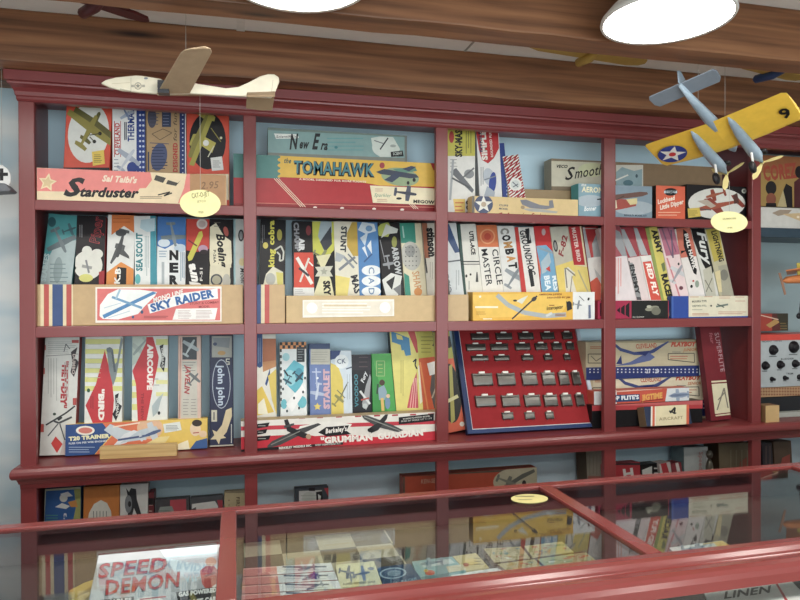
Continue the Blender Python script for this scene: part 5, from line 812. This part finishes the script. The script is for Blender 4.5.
crs = [-.12, .584, 1.2665, 1.95, 2.63]
for x in crs: MB().box(x-.0145, -1.2025, 1.0665, x+.0145, CY1-.0345, 1.0765, RED2).build('cross_rail', ct, .0015)
xs = [CX0]+crs+[CX1]
for a, b in zip(xs, xs[1:]):
    MB().box(a+.0146, -1.2025, 1.068, b-.0146, CY1-.0345, 1.0715, GLASS).build('glass_top', ct)
MB().box(CX0, CY0+.02, 1.0005, CX1, CY0+.024, 1.039, GLASS).build('front_glass', ct)
for x in (CX0, CX1): MB().box(x-.02, CY0+.01, .05, x, CY1, 1.066, RED).build('end_panel', ct)

# checkered cloth
cb = MB(); cw = .0725; x0, y0 = .612, -.797
cols = (M('#b9ae90', .8), M('#655c4e', .8))
for i in range(6):
    for j in range(6):
        a = x0+i*cw-(.0005); b = y0-j*.0665
        if b-.0665 < -1.262: continue
        xa, xb, yb, ya = max(a, .612), min(a+cw, .905), b-.0665, b
        if xb <= xa: continue
        if j == 0: ya = -.789
        cb.box(xa, yb, 1.0005, xb, ya, 1.0025, cols[(i+j) % 2])
tag(cb.build('checkered_cloth'), 'beige and grey checkered cloth lying in the middle section of the glass counter', 'cloth')

class Slab:
    """flat printed thing lying in the counter; quad = photo corners bottom-left, bottom-right, top-right, top-left of its top face"""
    def __init__(s, quad, z0, th, col, name, label, cat, group=None, side=None):
        P = [atz(x, y, z0+th) for x, y in quad]; s.mb = MB(); s.mb.prism(P, V3((0, 0, -th)), M(side or col, .5))
        U = (P[1]-P[0]).normalized(); W = V3((0, 0, 1)).cross(U)
        s.f = Face(s.mb, P[0]+V3((0, 0, .0001)), U, W, 9, 9); s.f.clip = lambda q: q
        s.f.raw([s.f.uv(*q) for q in quad], col)
        fmin = [s.f.uv(*q) for q in quad]; us = [a for a, b in fmin]; vv = [b for a, b in fmin]
        s.f.u0, s.f.u1, s.f.v0, s.f.v1 = min(us), max(us), min(vv), max(vv)
        def tt(txt, a, b, c_, d, h, colr, bold=.012, shear=0.):
            f = s.f; v, fs, aa, bb, top = text_geo(txt, bold, shear); dx, dy = c_-a, d-b; dd = math.hypot(dx, dy); ux, uy = dy/dd*h, -dx/dd*h; f.k += 1
            s.mb.add([f.pt(*f.uv(a+dx*(X-aa)/(bb-aa)+ux*Y/top, b+dy*(X-aa)/(bb-aa)+uy*Y/top), f.k) for X, Y in v], fs, M(colr)); return f
        s.f.t = tt; s.a = (name, label, cat, group)
    def done(s):
        n, l, c, g = s.a; return tag(s.mb.build(n), l, c, g)
GC = 'slim pink-ended boxes in the counter'
L0 = [(568.6, 562.8), (577.4, 571.6), (586, 580.6), (594.6, 589.4), (604, 599)]
for i in range(4):
    a, b = L0[i], L0[i+1]; xl, xr = 243.2-i*.5, 331+i*3.6
    k = Slab([(xl-.4, b[0]-.8), (xr+3, b[1]-.8), (xr, a[1]), (xl, a[0])], 1.003, .014, '#e4e6e6', 'slim_kit_box', 'slim white box with pink end lying in glass counter, %s from back of row' % ORD[i], 'kit box', GC, '#b9817c'); f = k.f
    m0 = 276.5+i*1.2; f.p([(xl, a[0]), (m0, a[0]-(a[0]-a[1])*.36), (m0+1, b[0]-.8-(b[0]-b[1])*.36), (xl-.4, b[0]-.8)], '#dd8d86'); f.l([(xl, a[0]+.9), (m0, a[0]-1.4)], 1, '#efb7ac')
    f.l([(m0+6, a[0]+1.5-3), (m0+28, a[1]+4.5), (m0+50, a[1]+4)], 1.6, '#5b667c'); f.plane(m0+30+3*i, a[1]+6, 17, 170-i*6, '#69748c', '#8a93a6', .2, .14); f.l([(m0+8, a[0]+4.4-3), (m0+48, a[1]+7.6)], .6, '#a9b0b8')
    if i == 1: f.star(314, 576, 5, '#5d4a8f', .55)
    k.done()
k = Slab([(341, 593), (383.6, 588.6), (374, 561.2), (335.6, 565)], 1.003, .012, '#dfd9a6', 'kit_booklet', 'pale yellow booklet with small grey aeroplanes, lying on the checkered cloth', 'booklet', 'booklets in the glass counter'); f = k.f
f.plane(346, 572, 15, 10, '#6d7788', '#59647a', .9); f.plane(361, 574, 17, -10, '#5d6880', '#78839a', .9); f.e(371, 569, 3.4, 1.6, '#7f8998'); f.plane(352, 577.6, 9, 170, '#7f8998'); f.t('RUBBER POWERED SCALE', 343.4, 585.6, 375, 583, 2, '#57553a', .02); f.t('FLYING MODEL SERIES', 343.4, 590, 376, 587, 2, '#57553a', .02); k.done()
k = Slab([(384.6, 590), (424, 582.6), (410, 563.6), (377.6, 567.6)], 1.003, .012, '#27486a', 'kit_booklet', 'dark blue booklet with a pale ring, lying right of the yellow booklet', 'booklet', 'booklets in the glass counter'); f = k.f
f.e(393, 573.4, 13.6, 5.6, '#9fb9c6', -4); f.e(393, 573.4, 11.6, 4.5, '#34587c', -4); f.e(394, 573.4, 7, 3, '#7795a6', -4); f.t('U.S. RACER', 391, 585.6, 417, 580, 2.6, '#8fb0c0', .02, .2); f.l([(391, 577), (391, 588)], 1, '#6d94a8'); k.done()
k = Slab([(418, 577.6), (466, 571), (452, 556.6), (412, 561.6)], 1.003, .010, '#86b0b0', 'kit_booklet', 'teal and white booklet with a red and yellow picture, right of the dark blue booklet', 'booklet', 'booklets in the glass counter'); f = k.f
f.p([(420, 563), (450, 559), (455, 563), (424, 568)], '#c9d8d4'); f.plane(432, 563, 22, 172, '#6d8794', '#8fa5ab', .5); f.e(430, 573, 5, 2.6, '#c9593f'); f.e(426, 571, 2.4, 1.4, '#d9b24a'); f.p([(446, 567), (463, 564.6), (466, 570), (449, 573)], '#d9cfae'); k.done()
k = Slab([(466, 571), (489, 567.4), (476, 553.2), (452.6, 556.4)], 1.003, .008, '#d3bf82', 'kit_booklet', 'tan and red booklet lying behind the plain white card', 'booklet', 'booklets in the glass counter'); f = k.f
f.e(471, 562, 7, 3.4, '#e2c36b'); f.e(466, 565, 3, 2, '#b95a3d'); f.lines(474, 557, 484, 566, 3, '#8d7f5a', .8); k.done()
k = Slab([(456.6, 582.4), (510.6, 575.2), (499, 567.6), (450.8, 574.8)], 1.003, .006, '#e3e5e2', 'paper_card', 'plain white card with grey handwriting, lying at the front of the middle counter section', 'card'); f = k.f
f.l([(470, 577), (480, 573), (490, 574), (500, 571.6)], 1.1, '#5d646a'); f.lines(468, 577.6, 490, 580, 1, '#7b8288', .8); k.done()
mg = [([(494.6, 563.2), (530.4, 558.6), (521, 546.6), (483.6, 548.8)], '#b9a878', 'cream comic-like booklet with orange print, back left of the four by the sloping rail'),
      ([(533, 558.2), (574, 552.4), (562, 541.6), (524, 546.2)], '#bdae76', 'cream and green booklet, back right of the four by the sloping rail'),
      ([(513, 575), (546, 570.4), (534, 559.2), (497, 564.2)], '#ad9c66', 'yellow and green booklet, front left of the four by the sloping rail'),
      ([(549, 570), (600, 563.6), (586, 552.4), (537, 559)], '#a9a878', 'pale green and white booklet, front right of the four by the sloping rail')]
for i, (q, c, l) in enumerate(mg):
    k = Slab(q, 1.003, .012, c, 'kit_booklet', l, 'booklet', 'booklets in the glass counter', '#8d6a55'); f = k.f
    (ax, ay), (bx, by), (dx, dy), (ex, ey) = q
    def Q(u, v): return (ax+(bx-ax)*u+(ex-ax)*v, ay+(by-ay)*u+(ey-ay)*v)
    random.seed(40+i)
    for j in range(16):
        u, v = random.uniform(.06, .84), random.uniform(.1, .8); du, dv = random.uniform(.04, .16), random.uniform(.05, .14)
        f.p([Q(u, v), Q(u+du, v), Q(u+du, v+dv), Q(u, v+dv)], random.choice(['#c96a3a', '#7f8f5a', '#b9854a', '#c9b35a', '#8d7a6a', '#d9d6c0', '#a9553f', '#6d8a84']))
    f.p([Q(.06, .02), Q(.94, .02), Q(.94, .09), Q(.06, .09)], '#c4b48a'); k.done()
k = Slab([(678, 556.4), (733.4, 547.4), (722, 540.6), (669, 548)], 1.003, .014, '#d9dcd6', 'kit_booklet', 'white and yellow booklet with a grey aeroplane, in the right section of the glass counter', 'booklet', 'booklets in the glass counter', '#26262c'); f = k.f
f.p([(702, 544), (722, 540.8), (733, 547.2), (716, 549.8)], '#d9b45c'); f.plane(694, 548.6, 26, -8, '#6d7f8d', '#59707c', .35, .2); f.p([(702, 545), (714, 543.4), (718, 547), (706, 548.6)], '#b9c4c4'); k.done()
k = Slab([(712, 612), (812, 598), (806, 578), (704, 592)], 1.003, .004, '#dedfd9', 'paper_leaflet', 'white leaflet with black hand lettering seen through the front glass, bottom right', 'leaflet'); f = k.f
f.p([(774, 581.5), (776, 581), (790, 604), (787, 604)], '#b3343a'); f.t('LINEN', 724, 599, 772, 592.4, 7, '#1f1f24', .03, .2); f.p([(792, 582), (806, 580), (806, 598), (800, 590)], '#33343a'); k.done()
# speed demon box
k = Kit('#b6babd', 94, 219, 549.6, -1.115, 1.003, 'white racing car box with big red slanted capitals, tilted in left section of glass counter', back=62, t=.012, yr=575, roll=0., rough=.8, name='race_car_box', cat='kit box')
f = k.f; f.p([(160, 550), (217, 545), (217, 572), (178, 578), (168, 562)], '#cfe0e8'); f.t('SPEED', 97.5, 578.5, 168, 571.2, 14.6, '#6d6f74', .025, .25); f.t('SPEED', 98.3, 577.9, 167.4, 570.8, 13.6, '#b8363b', .0, .25); f.t('DEMON', 104.6, 595.6, 182, 586.6, 15.4, '#6d6f74', .025, .2); f.t('DEMON', 105.4, 595, 181.4, 586.2, 14.2, '#b8363b', .0, .2)
f.t('VIPER', 184, 583, 214, 577.6, 8, '#a9cddd', .02); f.p([(200, 571), (206, 566), (214, 566), (219, 572), (218, 590), (208, 592), (202, 584)], '#c2473f'); f.e(211, 562, 5.6, 4.6, '#e0b49a'); f.l([(204, 577), (215, 573)], 2.4, '#8d2f30'); f.l([(213, 588), (222, 582)], 2.6, '#ece6e0')
f.p([(176, 592.6), (218, 587), (219, 610), (180, 612)], '#1b1b20'); f.t('GAS POWERED', 178.6, 597, 217, 592, 4.4, '#e9e9e6', .05, .1); f.t('RACE CAR', 189, 605, 217, 601, 4.6, '#e9e9e6', .05, .1); f.p([(100, 600.5), (134, 597), (134, 604), (100, 606)], '#1b1b20'); f.t('CHARLES', 102, 605, 132, 602, 4.2, '#e9e9e6', .03); f.e(150, 604, 16, 7, '#e6e6e2'); f.l([(140, 600), (166, 597)], 1.4, '#c0464a'); k.done()
# yellow carved pieces left of it
for i, (pts, lab) in enumerate((([(68, 590), (84, 582), (96, 578), (100, 580), (88, 588), (72, 598)], 'upper of two curved yellow model parts left of white and red race car box'), ([(60, 606), (76, 596), (92, 590), (94, 593), (80, 602), (64, 612)], 'lower of two curved yellow model parts left of white and red race car box'))):
    P = [atz(x, y, 1.02) for x, y in pts]; mb = MB(); mb.prism(P, V3((0, 0, -.0165)), M('#cfae4a', .5)); tag(mb.build('model_part', None, .004, 3), lab, 'model part', 'curved yellow model parts')
# oval card on the glass
P = atz(527.4, 497.2, 1.0725); mb = MB(); 
pts = [P+V3((.040*math.cos(a), .030*math.sin(a)-.010, 0)) for a in [2*math.pi*i/32 for i in range(32)]]
mb.prism([q+V3((0, 0, .0004)) for q in pts], V3((0, 0, -.0008)), M('#c9bf78', .8))
f = Face(mb, pts[16]+V3((0, -.0235, .0005)), V3((1, 0, 0)), V3((0, 1, 0)), .09, .06); f.clip = lambda q: q
f.lines(515, 495.6, 541, 497, 1, '#6d6a4a', .8); f.lines(518, 499, 538, 500, 1, '#8a865f', .6)
tag(mb.build('oval_card'), 'pale yellow oval card lying on the glass top beside the sloping rail', 'card')

# ================================================================== hanging models
CREAM = M('#e2dac2', .5); BALSA_SHADE = M('#b39a7a', .6); BALSA2 = M('#a38a6a', .6); THREAD = M('#b9b7b0', .6)  # wing brown has the shadow of its underside put into the colour
def thread(a, b, name, par, r=.0006): return MB().tube([a, b], r, THREAD, 5).build(name, par)
def solid(pts, th, m):
    """flat outline given as 3D points -> plate of thickness th, centred"""
    n = (V3(pts[1])-V3(pts[0])).cross(V3(pts[-1])-V3(pts[0])).normalized(); return MB().prism([V3(p)-n*th/2 for p in pts], n*th, m)
# ---- white glider, upper left
YG = -.34
A = at(190, 92, YG); g = empty('model_glider', A, 'cream balsa jet-shaped glider with a swept wing, hanging below the wooden beam', 'model plane')
prof = [(101, 83.6), (106, 80.4), (116, 77.8), (128, 76.6), (136, 75.8), (142, 76.2), (150, 77.4), (160, 79), (164, 81), (196, 83.8), (226, 88.6), (238, 87.4), (250, 82), (260, 76.6), (268, 74.4), (274, 74.6), (278.6, 77.4), (279.4, 82), (277, 88), (274, 95), (271, 98.2), (262, 97.6), (226, 96), (190, 94), (160, 94.6), (140, 93), (122, 91), (110, 88)]
o = solid([at(x, y, YG) for x, y in prof], .011, CREAM).build('fuselage', g, .003, 3)
# markings on the nose
mk = MB(); f = Face(mk, at(100, 100, YG-.0058), V3((1, 0, 0)), V3((0, 0, 1)), .6, .2); f.clip = lambda q: q
f.e(138, 86, 3.6, 3.6, '#8d8a80'); f.e(138, 86, 2.9, 2.9, '#d9d0b6'); f.star(138, 86, 2.6, '#8d8a80', .45); f.r(131, 84.8, 134, 87.2, '#a9a596'); f.r(142, 84.8, 145, 87.2, '#a9a596'); f.l([(131, 77.6), (131, 92)], .5, '#b5ad97'); f.l([(112, 83.8), (130, 82.6)], .5, '#c9bf9f'); f.l([(120, 89), (131, 91.4)], .6, '#8d8672'); f.e(146, 78.4, 2, 1.1, '#7f8790'); f.l([(273, 80), (271.6, 92)], .5, '#b5ad97'); mk.build('markings', o)
def wpt(x, y, Y): return at(x, y, Y)
def wing(sgn):
    r1, r2 = at(157, 94.5, YG), at(190, 93.6, YG); r1.y = r2.y = YG+sgn*.0058
    sp, sw, dih = .205, .082, (.050 if sgn < 0 else .066); pts = [r1, r2]
    def T(p, k, extra=0): return V3((p.x+sw*k+extra, YG+sgn*(.0058+sp*k), p.z+dih*k))
    tip = [T(r2, .90, -.012), T(r2, .97, -.020), T(r2, 1.0, -.035), T(r1, 1.0, .014), T(r1, .97, .004), T(r1, .90, -.001)]
    return solid(pts+tip, .003, BALSA_SHADE).build('wing', g, .001)
wing(-1); wing(1)
b = at(154, 93.5, YG); w = MB(); 
for i in range(3): w.box(b.x+.012, YG-.034, b.z-.006+i*.011, b.x+.040, YG-.0062, b.z+.004+i*.011, M('#4b4d52', .4, .6))
w.build('ballast', g, .001)['label'] = 'dark metal ballast clip'
def stab(sgn):
    a, c = at(247, 93.5, YG), at(275, 92.5, YG); a.y = c.y = YG+sgn*.0058; k = .060
    pts = [a, c, V3((c.x-.004, YG+sgn*(.006+k), c.z-.030)), V3((c.x-.030, YG+sgn*(.006+k), c.z-.032)), V3((a.x-.002, YG+sgn*(.006+k*.8), a.z-.024))]
    return solid(pts, .003, BALSA2).build('tailplane', g, .001)
stab(-1); stab(1)
thread(at(186, 80, YG), V3((at(186, 80, YG).x, YG, 2.30)), 'hanging_thread', g)
# ---- oval tag below it
def oval_tag(cx, cy, rx, ry, Y, ytop, label, lines):
    P = at(cx, cy, Y); s = (at(cx+1, cy, Y)-P).length; s2 = (P-at(cx, cy+1, Y)).length
    t = empty('hanging_tag', P, label, 'tag', 'yellow oval tags on threads')
    mb = MB(); pts = [V3((P.x+rx*s*math.cos(a), Y, P.z+ry*s2*math.sin(a))) for a in [2*math.pi*i/40 for i in range(40)]]
    mb.prism(pts, V3((0, .0009, 0)), M('#d9d294', .7)); f = Face(mb, V3((P.x-.2, Y-.0002, P.z-.2)), V3((1, 0, 0)), V3((0, 0, 1)), .4, .4)
    for a in lines: f.t(*a)
    mb.build('card', t); q = at(cx, ytop, Y); thread(V3((P.x, Y+.0004, P.z+ry*s2*.9)), V3((P.x, Y+.0004, q.z)), 'thread', t, .0005)
YT = -.30
oval_tag(200.4, 203.4, 20.4, 13.6, YT, 95, 'pale yellow oval tag on a thread below the cream glider', [('CAT-O-JET', 192, 198.4, 209.6, 196, 5, '#77744a', .0), ('JETCO', 197, 202.6, 206, 202, 2.2, '#9a976a', .0), ('1950', 198, 213.4, 203.4, 213.4, 2.4, '#77744a', .0)])
# ---- yellow twin-engined plane
YEL = M('#f2c20f', .35); GRY = M('#8fa3b3', .35); GRY2 = M('#76828f', .4); PROP = M('#e6d489', .4); WHT = M('#dcdcd8', .4)
YP = -.46
Pc = V3((2.0395, -.46, 1.9857))
Sd, Fd, Ud = V3((.4826, -.8549, .1905)), V3((.8390, .3888, -.3808)), V3((.2514, .3436, .9048))
pm = Matrix((Sd, Fd, Ud)).transposed().to_4x4(); pm.translation = Pc
pl = empty('model_airplane', label='yellow-winged twin-engined model plane with grey nacelles and a star roundel, hanging at the upper right', cat='model plane', mat=pm); 
bpy.context.view_layer.update()
K = 1.015  # size read from the photo at this depth
def LP(s, f, u): return Pc+(Sd*s+Fd*f+Ud*u)*K
def loft(secs, m, n=14, closed=True):
    """secs: list of (s,f,u, rs, ru) ellipses across the forward axis"""
    mb = MB(); vs = []; fs = []
    for s, f, u, a, b in secs: vs += [LP(s+a*math.cos(2*math.pi*i/n), f, u+b*math.sin(2*math.pi*i/n)) for i in range(n)]
    for j in range(len(secs)-1):
        for i in range(n): fs.append((j*n+i, j*n+(i+1) % n, (j+1)*n+(i+1) % n, (j+1)*n+i))
    fs += [tuple(range(n))[::-1], tuple(range((len(secs)-1)*n, len(secs)*n))]
    return mb.add(vs, fs, m, True)
SC = -.012
# wing with an aerofoil section, straight centre and raked tips
wm = MB(); foil = [(-.078, .0), (-.03, .010), (.012, .016), (.045, .015), (.063, .007), (.068, 0), (.055, -.003), (0, -.003)]
st = [(-.206, .80, -.004, .013), (-.198, .93, -.002, .012), (-.10, 1, 0, .005), (0, 1, 0, 0), (.10, 1, 0, .005), (.192, .95, -.002, .012), (.203, .78, -.006, .013)]
vs = []; n = len(foil)
for s, c, df, du in st: vs += [LP(SC+s, f*c+df, u*c+du) for f, u in foil]
fs = [(j*n+i, j*n+(i+1) % n, (j+1)*n+(i+1) % n, (j+1)*n+i) for j in range(len(st)-1) for i in range(n)]+[tuple(range(n))[::-1], tuple(range((len(st)-1)*n, len(st)*n))]
wg = wm.add(vs, fs, YEL).build('wing', pl)
# roundel and number on the underside
mk = MB()
def flat(pts, u, m): mk.add([LP(s, f, u) for s, f in pts], [tuple(range(len(pts)))], m)
def circ(s, f, r): return [(s+r*math.cos(2*math.pi*i/28), f+r*math.sin(2*math.pi*i/28)) for i in range(28)]
rs, rf = -.163, .002; R_ = .043
def uu(s): return -.0034+.0095*max(0, (abs(s-SC)-.05)/.15)-.0006
flat(circ(rs, rf, R_), uu(rs)-.0008, M('#2b3f8f', .4))
P5 = [(R_*(.95 if i % 2 == 0 else .40), math.radians(90+i*36)) for i in range(10)]
for i in range(0, 10, 2):
    q = [(rs, rf)]+[(rs+r*math.cos(a), rf+r*math.sin(a)) for r, a in (P5[i-1], P5[i], P5[(i+1) % 10])]; flat(q, uu(rs)-.0014, M('#e8e6df', .4))
flat(circ(rs, rf, .0105), uu(rs)-.002, M('#c8202a', .4))
v, fc, a, b2, top = text_geo('9', .03)
mk.build('roundel', wg); mk = MB()
h = .045; mk.add([LP(.150+(x-a)/(b2-a)*.026, .0-(y/top-.5)*h, uu(.163)-.0012) for x, y in v], fc, M('#17171a', .4))
mk.build('number', wg)['label'] = 'black number'
# fuselage boom above the wing, tail
loft([(SC, .10, .010, .004, .004), (SC, .085, .016, .014, .014), (SC, .02, .018, .019, .019), (SC, -.07, .014, .017, .017), (SC, -.16, .010, .012, .013), (SC, -.262, .008, .005, .007)], GRY).build('fuselage', pl)
tb = MB(); c = [(-.262, -.006), (-.262, .006), (-.225, .008), (-.205, .004), (-.205, -.004)]
o = MB(); pts = [(-.09, -.262), (-.096, -.25), (-.094, -.222), (-.085, -.208), (.085, -.208), (.094, -.222), (.096, -.25), (.09, -.262)]
o.prism([LP(SC+s, f, .012) for s, f in pts], Ud*(.004*K), GRY2).build('tailplane', pl, .0012)
o = MB(); pts = [(-.27, .012), (-.275, .05), (-.262, .058), (-.235, .05), (-.20, .016)]
o.prism([LP(SC-.002, f, u) for f, u in pts], Sd*(.004*K), GRY).build('tail_fin', pl, .001)
for e in (-.055, .052):
    s = SC+e
    nc = loft([(s, -.075, -.004, .002, .002), (s, -.05, -.006, .009, .007), (s, 0, -.010, .014, .013), (s, .06, -.012, .0165, .016), (s, .105, -.012, .0175, .017), (s, .128, -.012, .0165, .016), (s, .140, -.012, .012, .0115), (s, .162, -.012, .0045, .0045), (s, .172, -.012, .0015, .0015)], GRY).build('nacelle', pl)
    MB().tube([LP(s+.014, .125, -.002), LP(s+.020, .137, .004), LP(s+.018, .147, .004)], .0065*K, BLACK, 10).build('engine_cylinder', nc)
    # landing gear
    gx = MB(); gx.tube([LP(s, .085, -.026), LP(s-.004, .105, -.060)], .0035*K, WHT, 8); gx.build('landing_leg', nc)
    wh = MB(); wh.lathe(LP(s-.014, .105, -.066), Sd, [(1e-4, 0), (.010*K, .0), (.0175*K, .003*K), (.019*K, .008*K), (.0175*K, .013*K), (.010*K, .016*K), (1e-4, .016*K)], BLACK, 20); wh.build('wheel', nc)
    hb = LP(s, .170, -.012)
    pr = MB(); pr.lathe(hb-Fd*.006*K, Fd, [(.0065*K, 0), (.006*K, .006*K), (.0025*K, .013*K), (1e-4, .014*K)], PROP, 12)
    for ad in ((22, 142, 262) if e < 0 else (0, 118, 240)):
        a = math.radians(ad); d = Sd*math.cos(a)+Ud*math.sin(a); q = d.cross(Fd)*.93+Fd*.36
        pr.prism([hb+d*(.004*K)-q*.003*K, hb+d*(.026*K)-q*.0085*K, hb+d*(.050*K)-q*.0075*K, hb+d*(.060*K), hb+d*(.050*K)+q*.0075*K, hb+d*(.026*K)+q*.0085*K, hb+d*(.004*K)+q*.003*K], Fd*(.0016*K), PROP)
    pr.build('propeller', nc, .0004, 1)
for s, f in ((SC, .03), (SC, -.15)):
    a = LP(s, f, .03); thread(a, V3((a.x, a.y, 2.30)), 'hanging_thread', pl)
q = LP(-.035, .17, -.03)
oval_tag(729.4, 222, 18.4, 10.6, q.y, 181, 'pale yellow oval tag on a thread below the yellow twin-engined plane', [('GRUMMAN XF5F', 722.6, 219.6, 736, 219.2, 1.6, '#8d895c', .0), ('1946', 727, 228.6, 732.4, 228.4, 1.8, '#8d895c', .0)])
# ---- models glimpsed between the beams
def small_glider(name, label, loc, yaw, span, cw, cf, length, roll=0, tipcol=None):
    mt = Matrix.Translation(loc) @ Matrix.Rotation(yaw, 4, 'Z') @ Matrix.Rotation(roll, 4, 'Y')
    t = empty(name, label=label, cat='model plane', mat=mt); bpy.context.view_layer.update()
    def q(x, y, z): return mt @ V3((x, y, z))
    W_ = MB(); c = span*.16; pts = [(-span/2+.01, c*.3), (-span/2, 0), (-span/2+.012, -c*.34), (-span/2+.05, -c*.5), (span/2-.05, -c*.5), (span/2-.012, -c*.34), (span/2, 0), (span/2-.01, c*.3), (span/2-.05, c*.5), (-span/2+.05, c*.5)]
    W_.prism([q(x, y, 0) for x, y in pts], (q(0, 0, .008)-q(0, 0, 0)), cw); W_.build('wing', t, .002)
    B_ = MB(); B_.tube([q(0, length*.42, -.004), q(0, length*.36, -.006), q(0, 0, -.008), q(0, -length*.3, -.004), q(0, -length*.55, 0)], [.004, .014, .016, .009, .004], cf, 10); B_.build('fuselage', t)
    T_ = MB(); T_.prism([q(-span*.16, -length*.55, .002), q(span*.16, -length*.55, .002), q(span*.13, -length*.45, .002), q(-span*.13, -length*.45, .002)], (q(0, 0, .004)-q(0, 0, 0)), tipcol or cw); T_.build('tailplane', t, .001)
    F_ = MB(); F_.prism([q(0, -length*.55, 0), q(0, -length*.56, .05), q(0, -length*.5, .05), q(0, -length*.42, 0)], (q(.004, 0, 0)-q(0, 0, 0)), tipcol or cf); F_.build('tail_fin', t, .001)
    zc = 2.30; a = q(0, 0, .008); thread(a, V3((a.x, a.y, zc)), 'hanging_thread', t); return t
OCH = M('#b99a3e', .45); NAVY = M('#2c4a80', .4); MAR = M('#5a2026', .4)
p1 = at(590, 64, -.30); p1.z = 2.255; small_glider('model_glider', 'ochre-winged model glider glimpsed between the two wooden beams at the top', p1, math.radians(8), .44, OCH, OCH, .16)
p2 = at(772, 82, -.30); p2.z = 2.255; small_glider('model_glider', 'dull yellow model glider with a dark blue tail between the beams at the upper right', p2, math.radians(14), .34, OCH, NAVY, .16, 0, NAVY)
p3 = at(94, 12, -.33); p3.z = 2.25; small_glider('model_glider', 'dark maroon model glider between the beams at the upper left', p3, math.radians(35), .30, MAR, MAR, .18)
# ---- left edge: tail of a white model with a black cross
YC = -.02
t0 = at(4, 180, YC); t = empty('model_airplane', t0, 'white model plane tail with a black cross, at the left edge beside the bookcase', 'model plane')
rud = solid([at(x, y, YC) for x, y in ((-16, 186), (-14, 168), (-6, 164.6), (2, 165), (7.6, 168.6), (10.6, 174), (11, 182), (9, 186))], .005, M('#dcdcda', .4)).build('rudder', t, .001)
mk = MB(); f = Face(mk, at(-20, 195, YC-.0026), V3((1, 0, 0)), V3((0, 0, 1)), .4, .2); f.clip = lambda q: q
f.r(-5, 172.6, 8, 176, '#17171a'); f.r(-.2, 168.4, 3.4, 180.6, '#17171a'); mk.build('cross', rud)['label'] = 'black cross'
sb = MB(); P = [at(x, y, YC) for x, y in ((-96, 184), (-80, 181), (-50, 182.4), (-16, 184.2), (8, 184.8), (14.6, 191.4), (12, 192.8), (-30, 195), (-70, 197), (-92, 195), (-99, 190))]
sb.prism([p+V3((0, -.03, 0)) for p in P], V3((0, .06, 0)), M('#6d7076', .45)); sb.build('fuselage', t, .003)
q = at(-62, 183, YC); W2 = MB(); W2.prism([V3((q.x-.05, YC-.20, q.z)), V3((q.x+.04, YC-.20, q.z)), V3((q.x+.05, YC+.20, q.z)), V3((q.x-.05, YC+.20, q.z))], V3((0, 0, .006)), M('#dcdcda', .4)); W2.build('wing', t, .002)
thread(at(2, 166, YC), V3((at(2, 166, YC).x, YC, 2.30)), 'hanging_thread', t)
# ---- orange model at the right edge
YO = .02
t0 = at(800, 275, YO); t = empty('model_airplane', t0, 'small orange model plane hanging at the right edge over the radio transmitter', 'model plane')
MB().tube([at(783, 281, YO), at(787, 280, YO), at(800, 279, YO), at(826, 277, YO)], [.004, .014, .018, .008], M('#cf7a3c', .4), 12).build('fuselage', t)
solid([at(786, 270.6, YO-.05), at(815, 266, YO-.05), at(815, 270, YO+.06), at(787, 274.6, YO+.06)], .005, M('#c9733a', .4)).build('wing', t, .001)
solid([at(796.6, 263, YO), at(812, 262, YO), at(812, 276, YO), at(797.6, 276, YO)], .004, M('#c9b53e', .4)).build('cabin', t, .001)['label'] = 'yellow cabin sides'
pr = MB(); pr.prism([at(x, y, YO) for x, y in ((778.6, 273), (780.6, 272.6), (783.4, 281), (786.4, 294.4), (784.6, 295), (781.4, 283))], V3((0, .003, 0)), M('#9a7058', .4)); pr.build('propeller', t, .0006)
MB().lathe(at(799, 316, YO), (0, 1, 0), [(1e-4, -.004), (.010, -.004), (.012, 0), (.010, .004), (1e-4, .004)], BLACK, 16).build('wheel', t)
MB().tube([at(799, 314, YO), at(803, 282, YO)], .0016, BLACK, 6).build('landing_leg', t)
thread(at(803, 268, YO), V3((at(803, 268, YO).x, YO, 2.077)), 'hanging_thread', t)

# ------------------------------------------------------------------ view
w = bpy.data.worlds.new('world'); bpy.context.scene.world = w; w.use_nodes = True
w.node_tree.nodes['Background'].inputs['Color'].default_value = (.8, .85, .9, 1); w.node_tree.nodes['Background'].inputs['Strength'].default_value = .15
vs_ = bpy.context.scene.view_settings; vs_.view_transform = 'Standard'; vs_.look = 'None'; vs_.exposure = 0.76; vs_.gamma = 1; vs_.use_curve_mapping = False
cy = bpy.context.scene.cycles if hasattr(bpy.context.scene, 'cycles') else None
if cy: cy.max_bounces = 8; cy.diffuse_bounces = 4; cy.transparent_max_bounces = 12; cy.sample_clamp_indirect = 4; cy.use_denoising = True
for cv in list(bpy.data.curves):
    if cv.users == 0: bpy.data.curves.remove(cv)
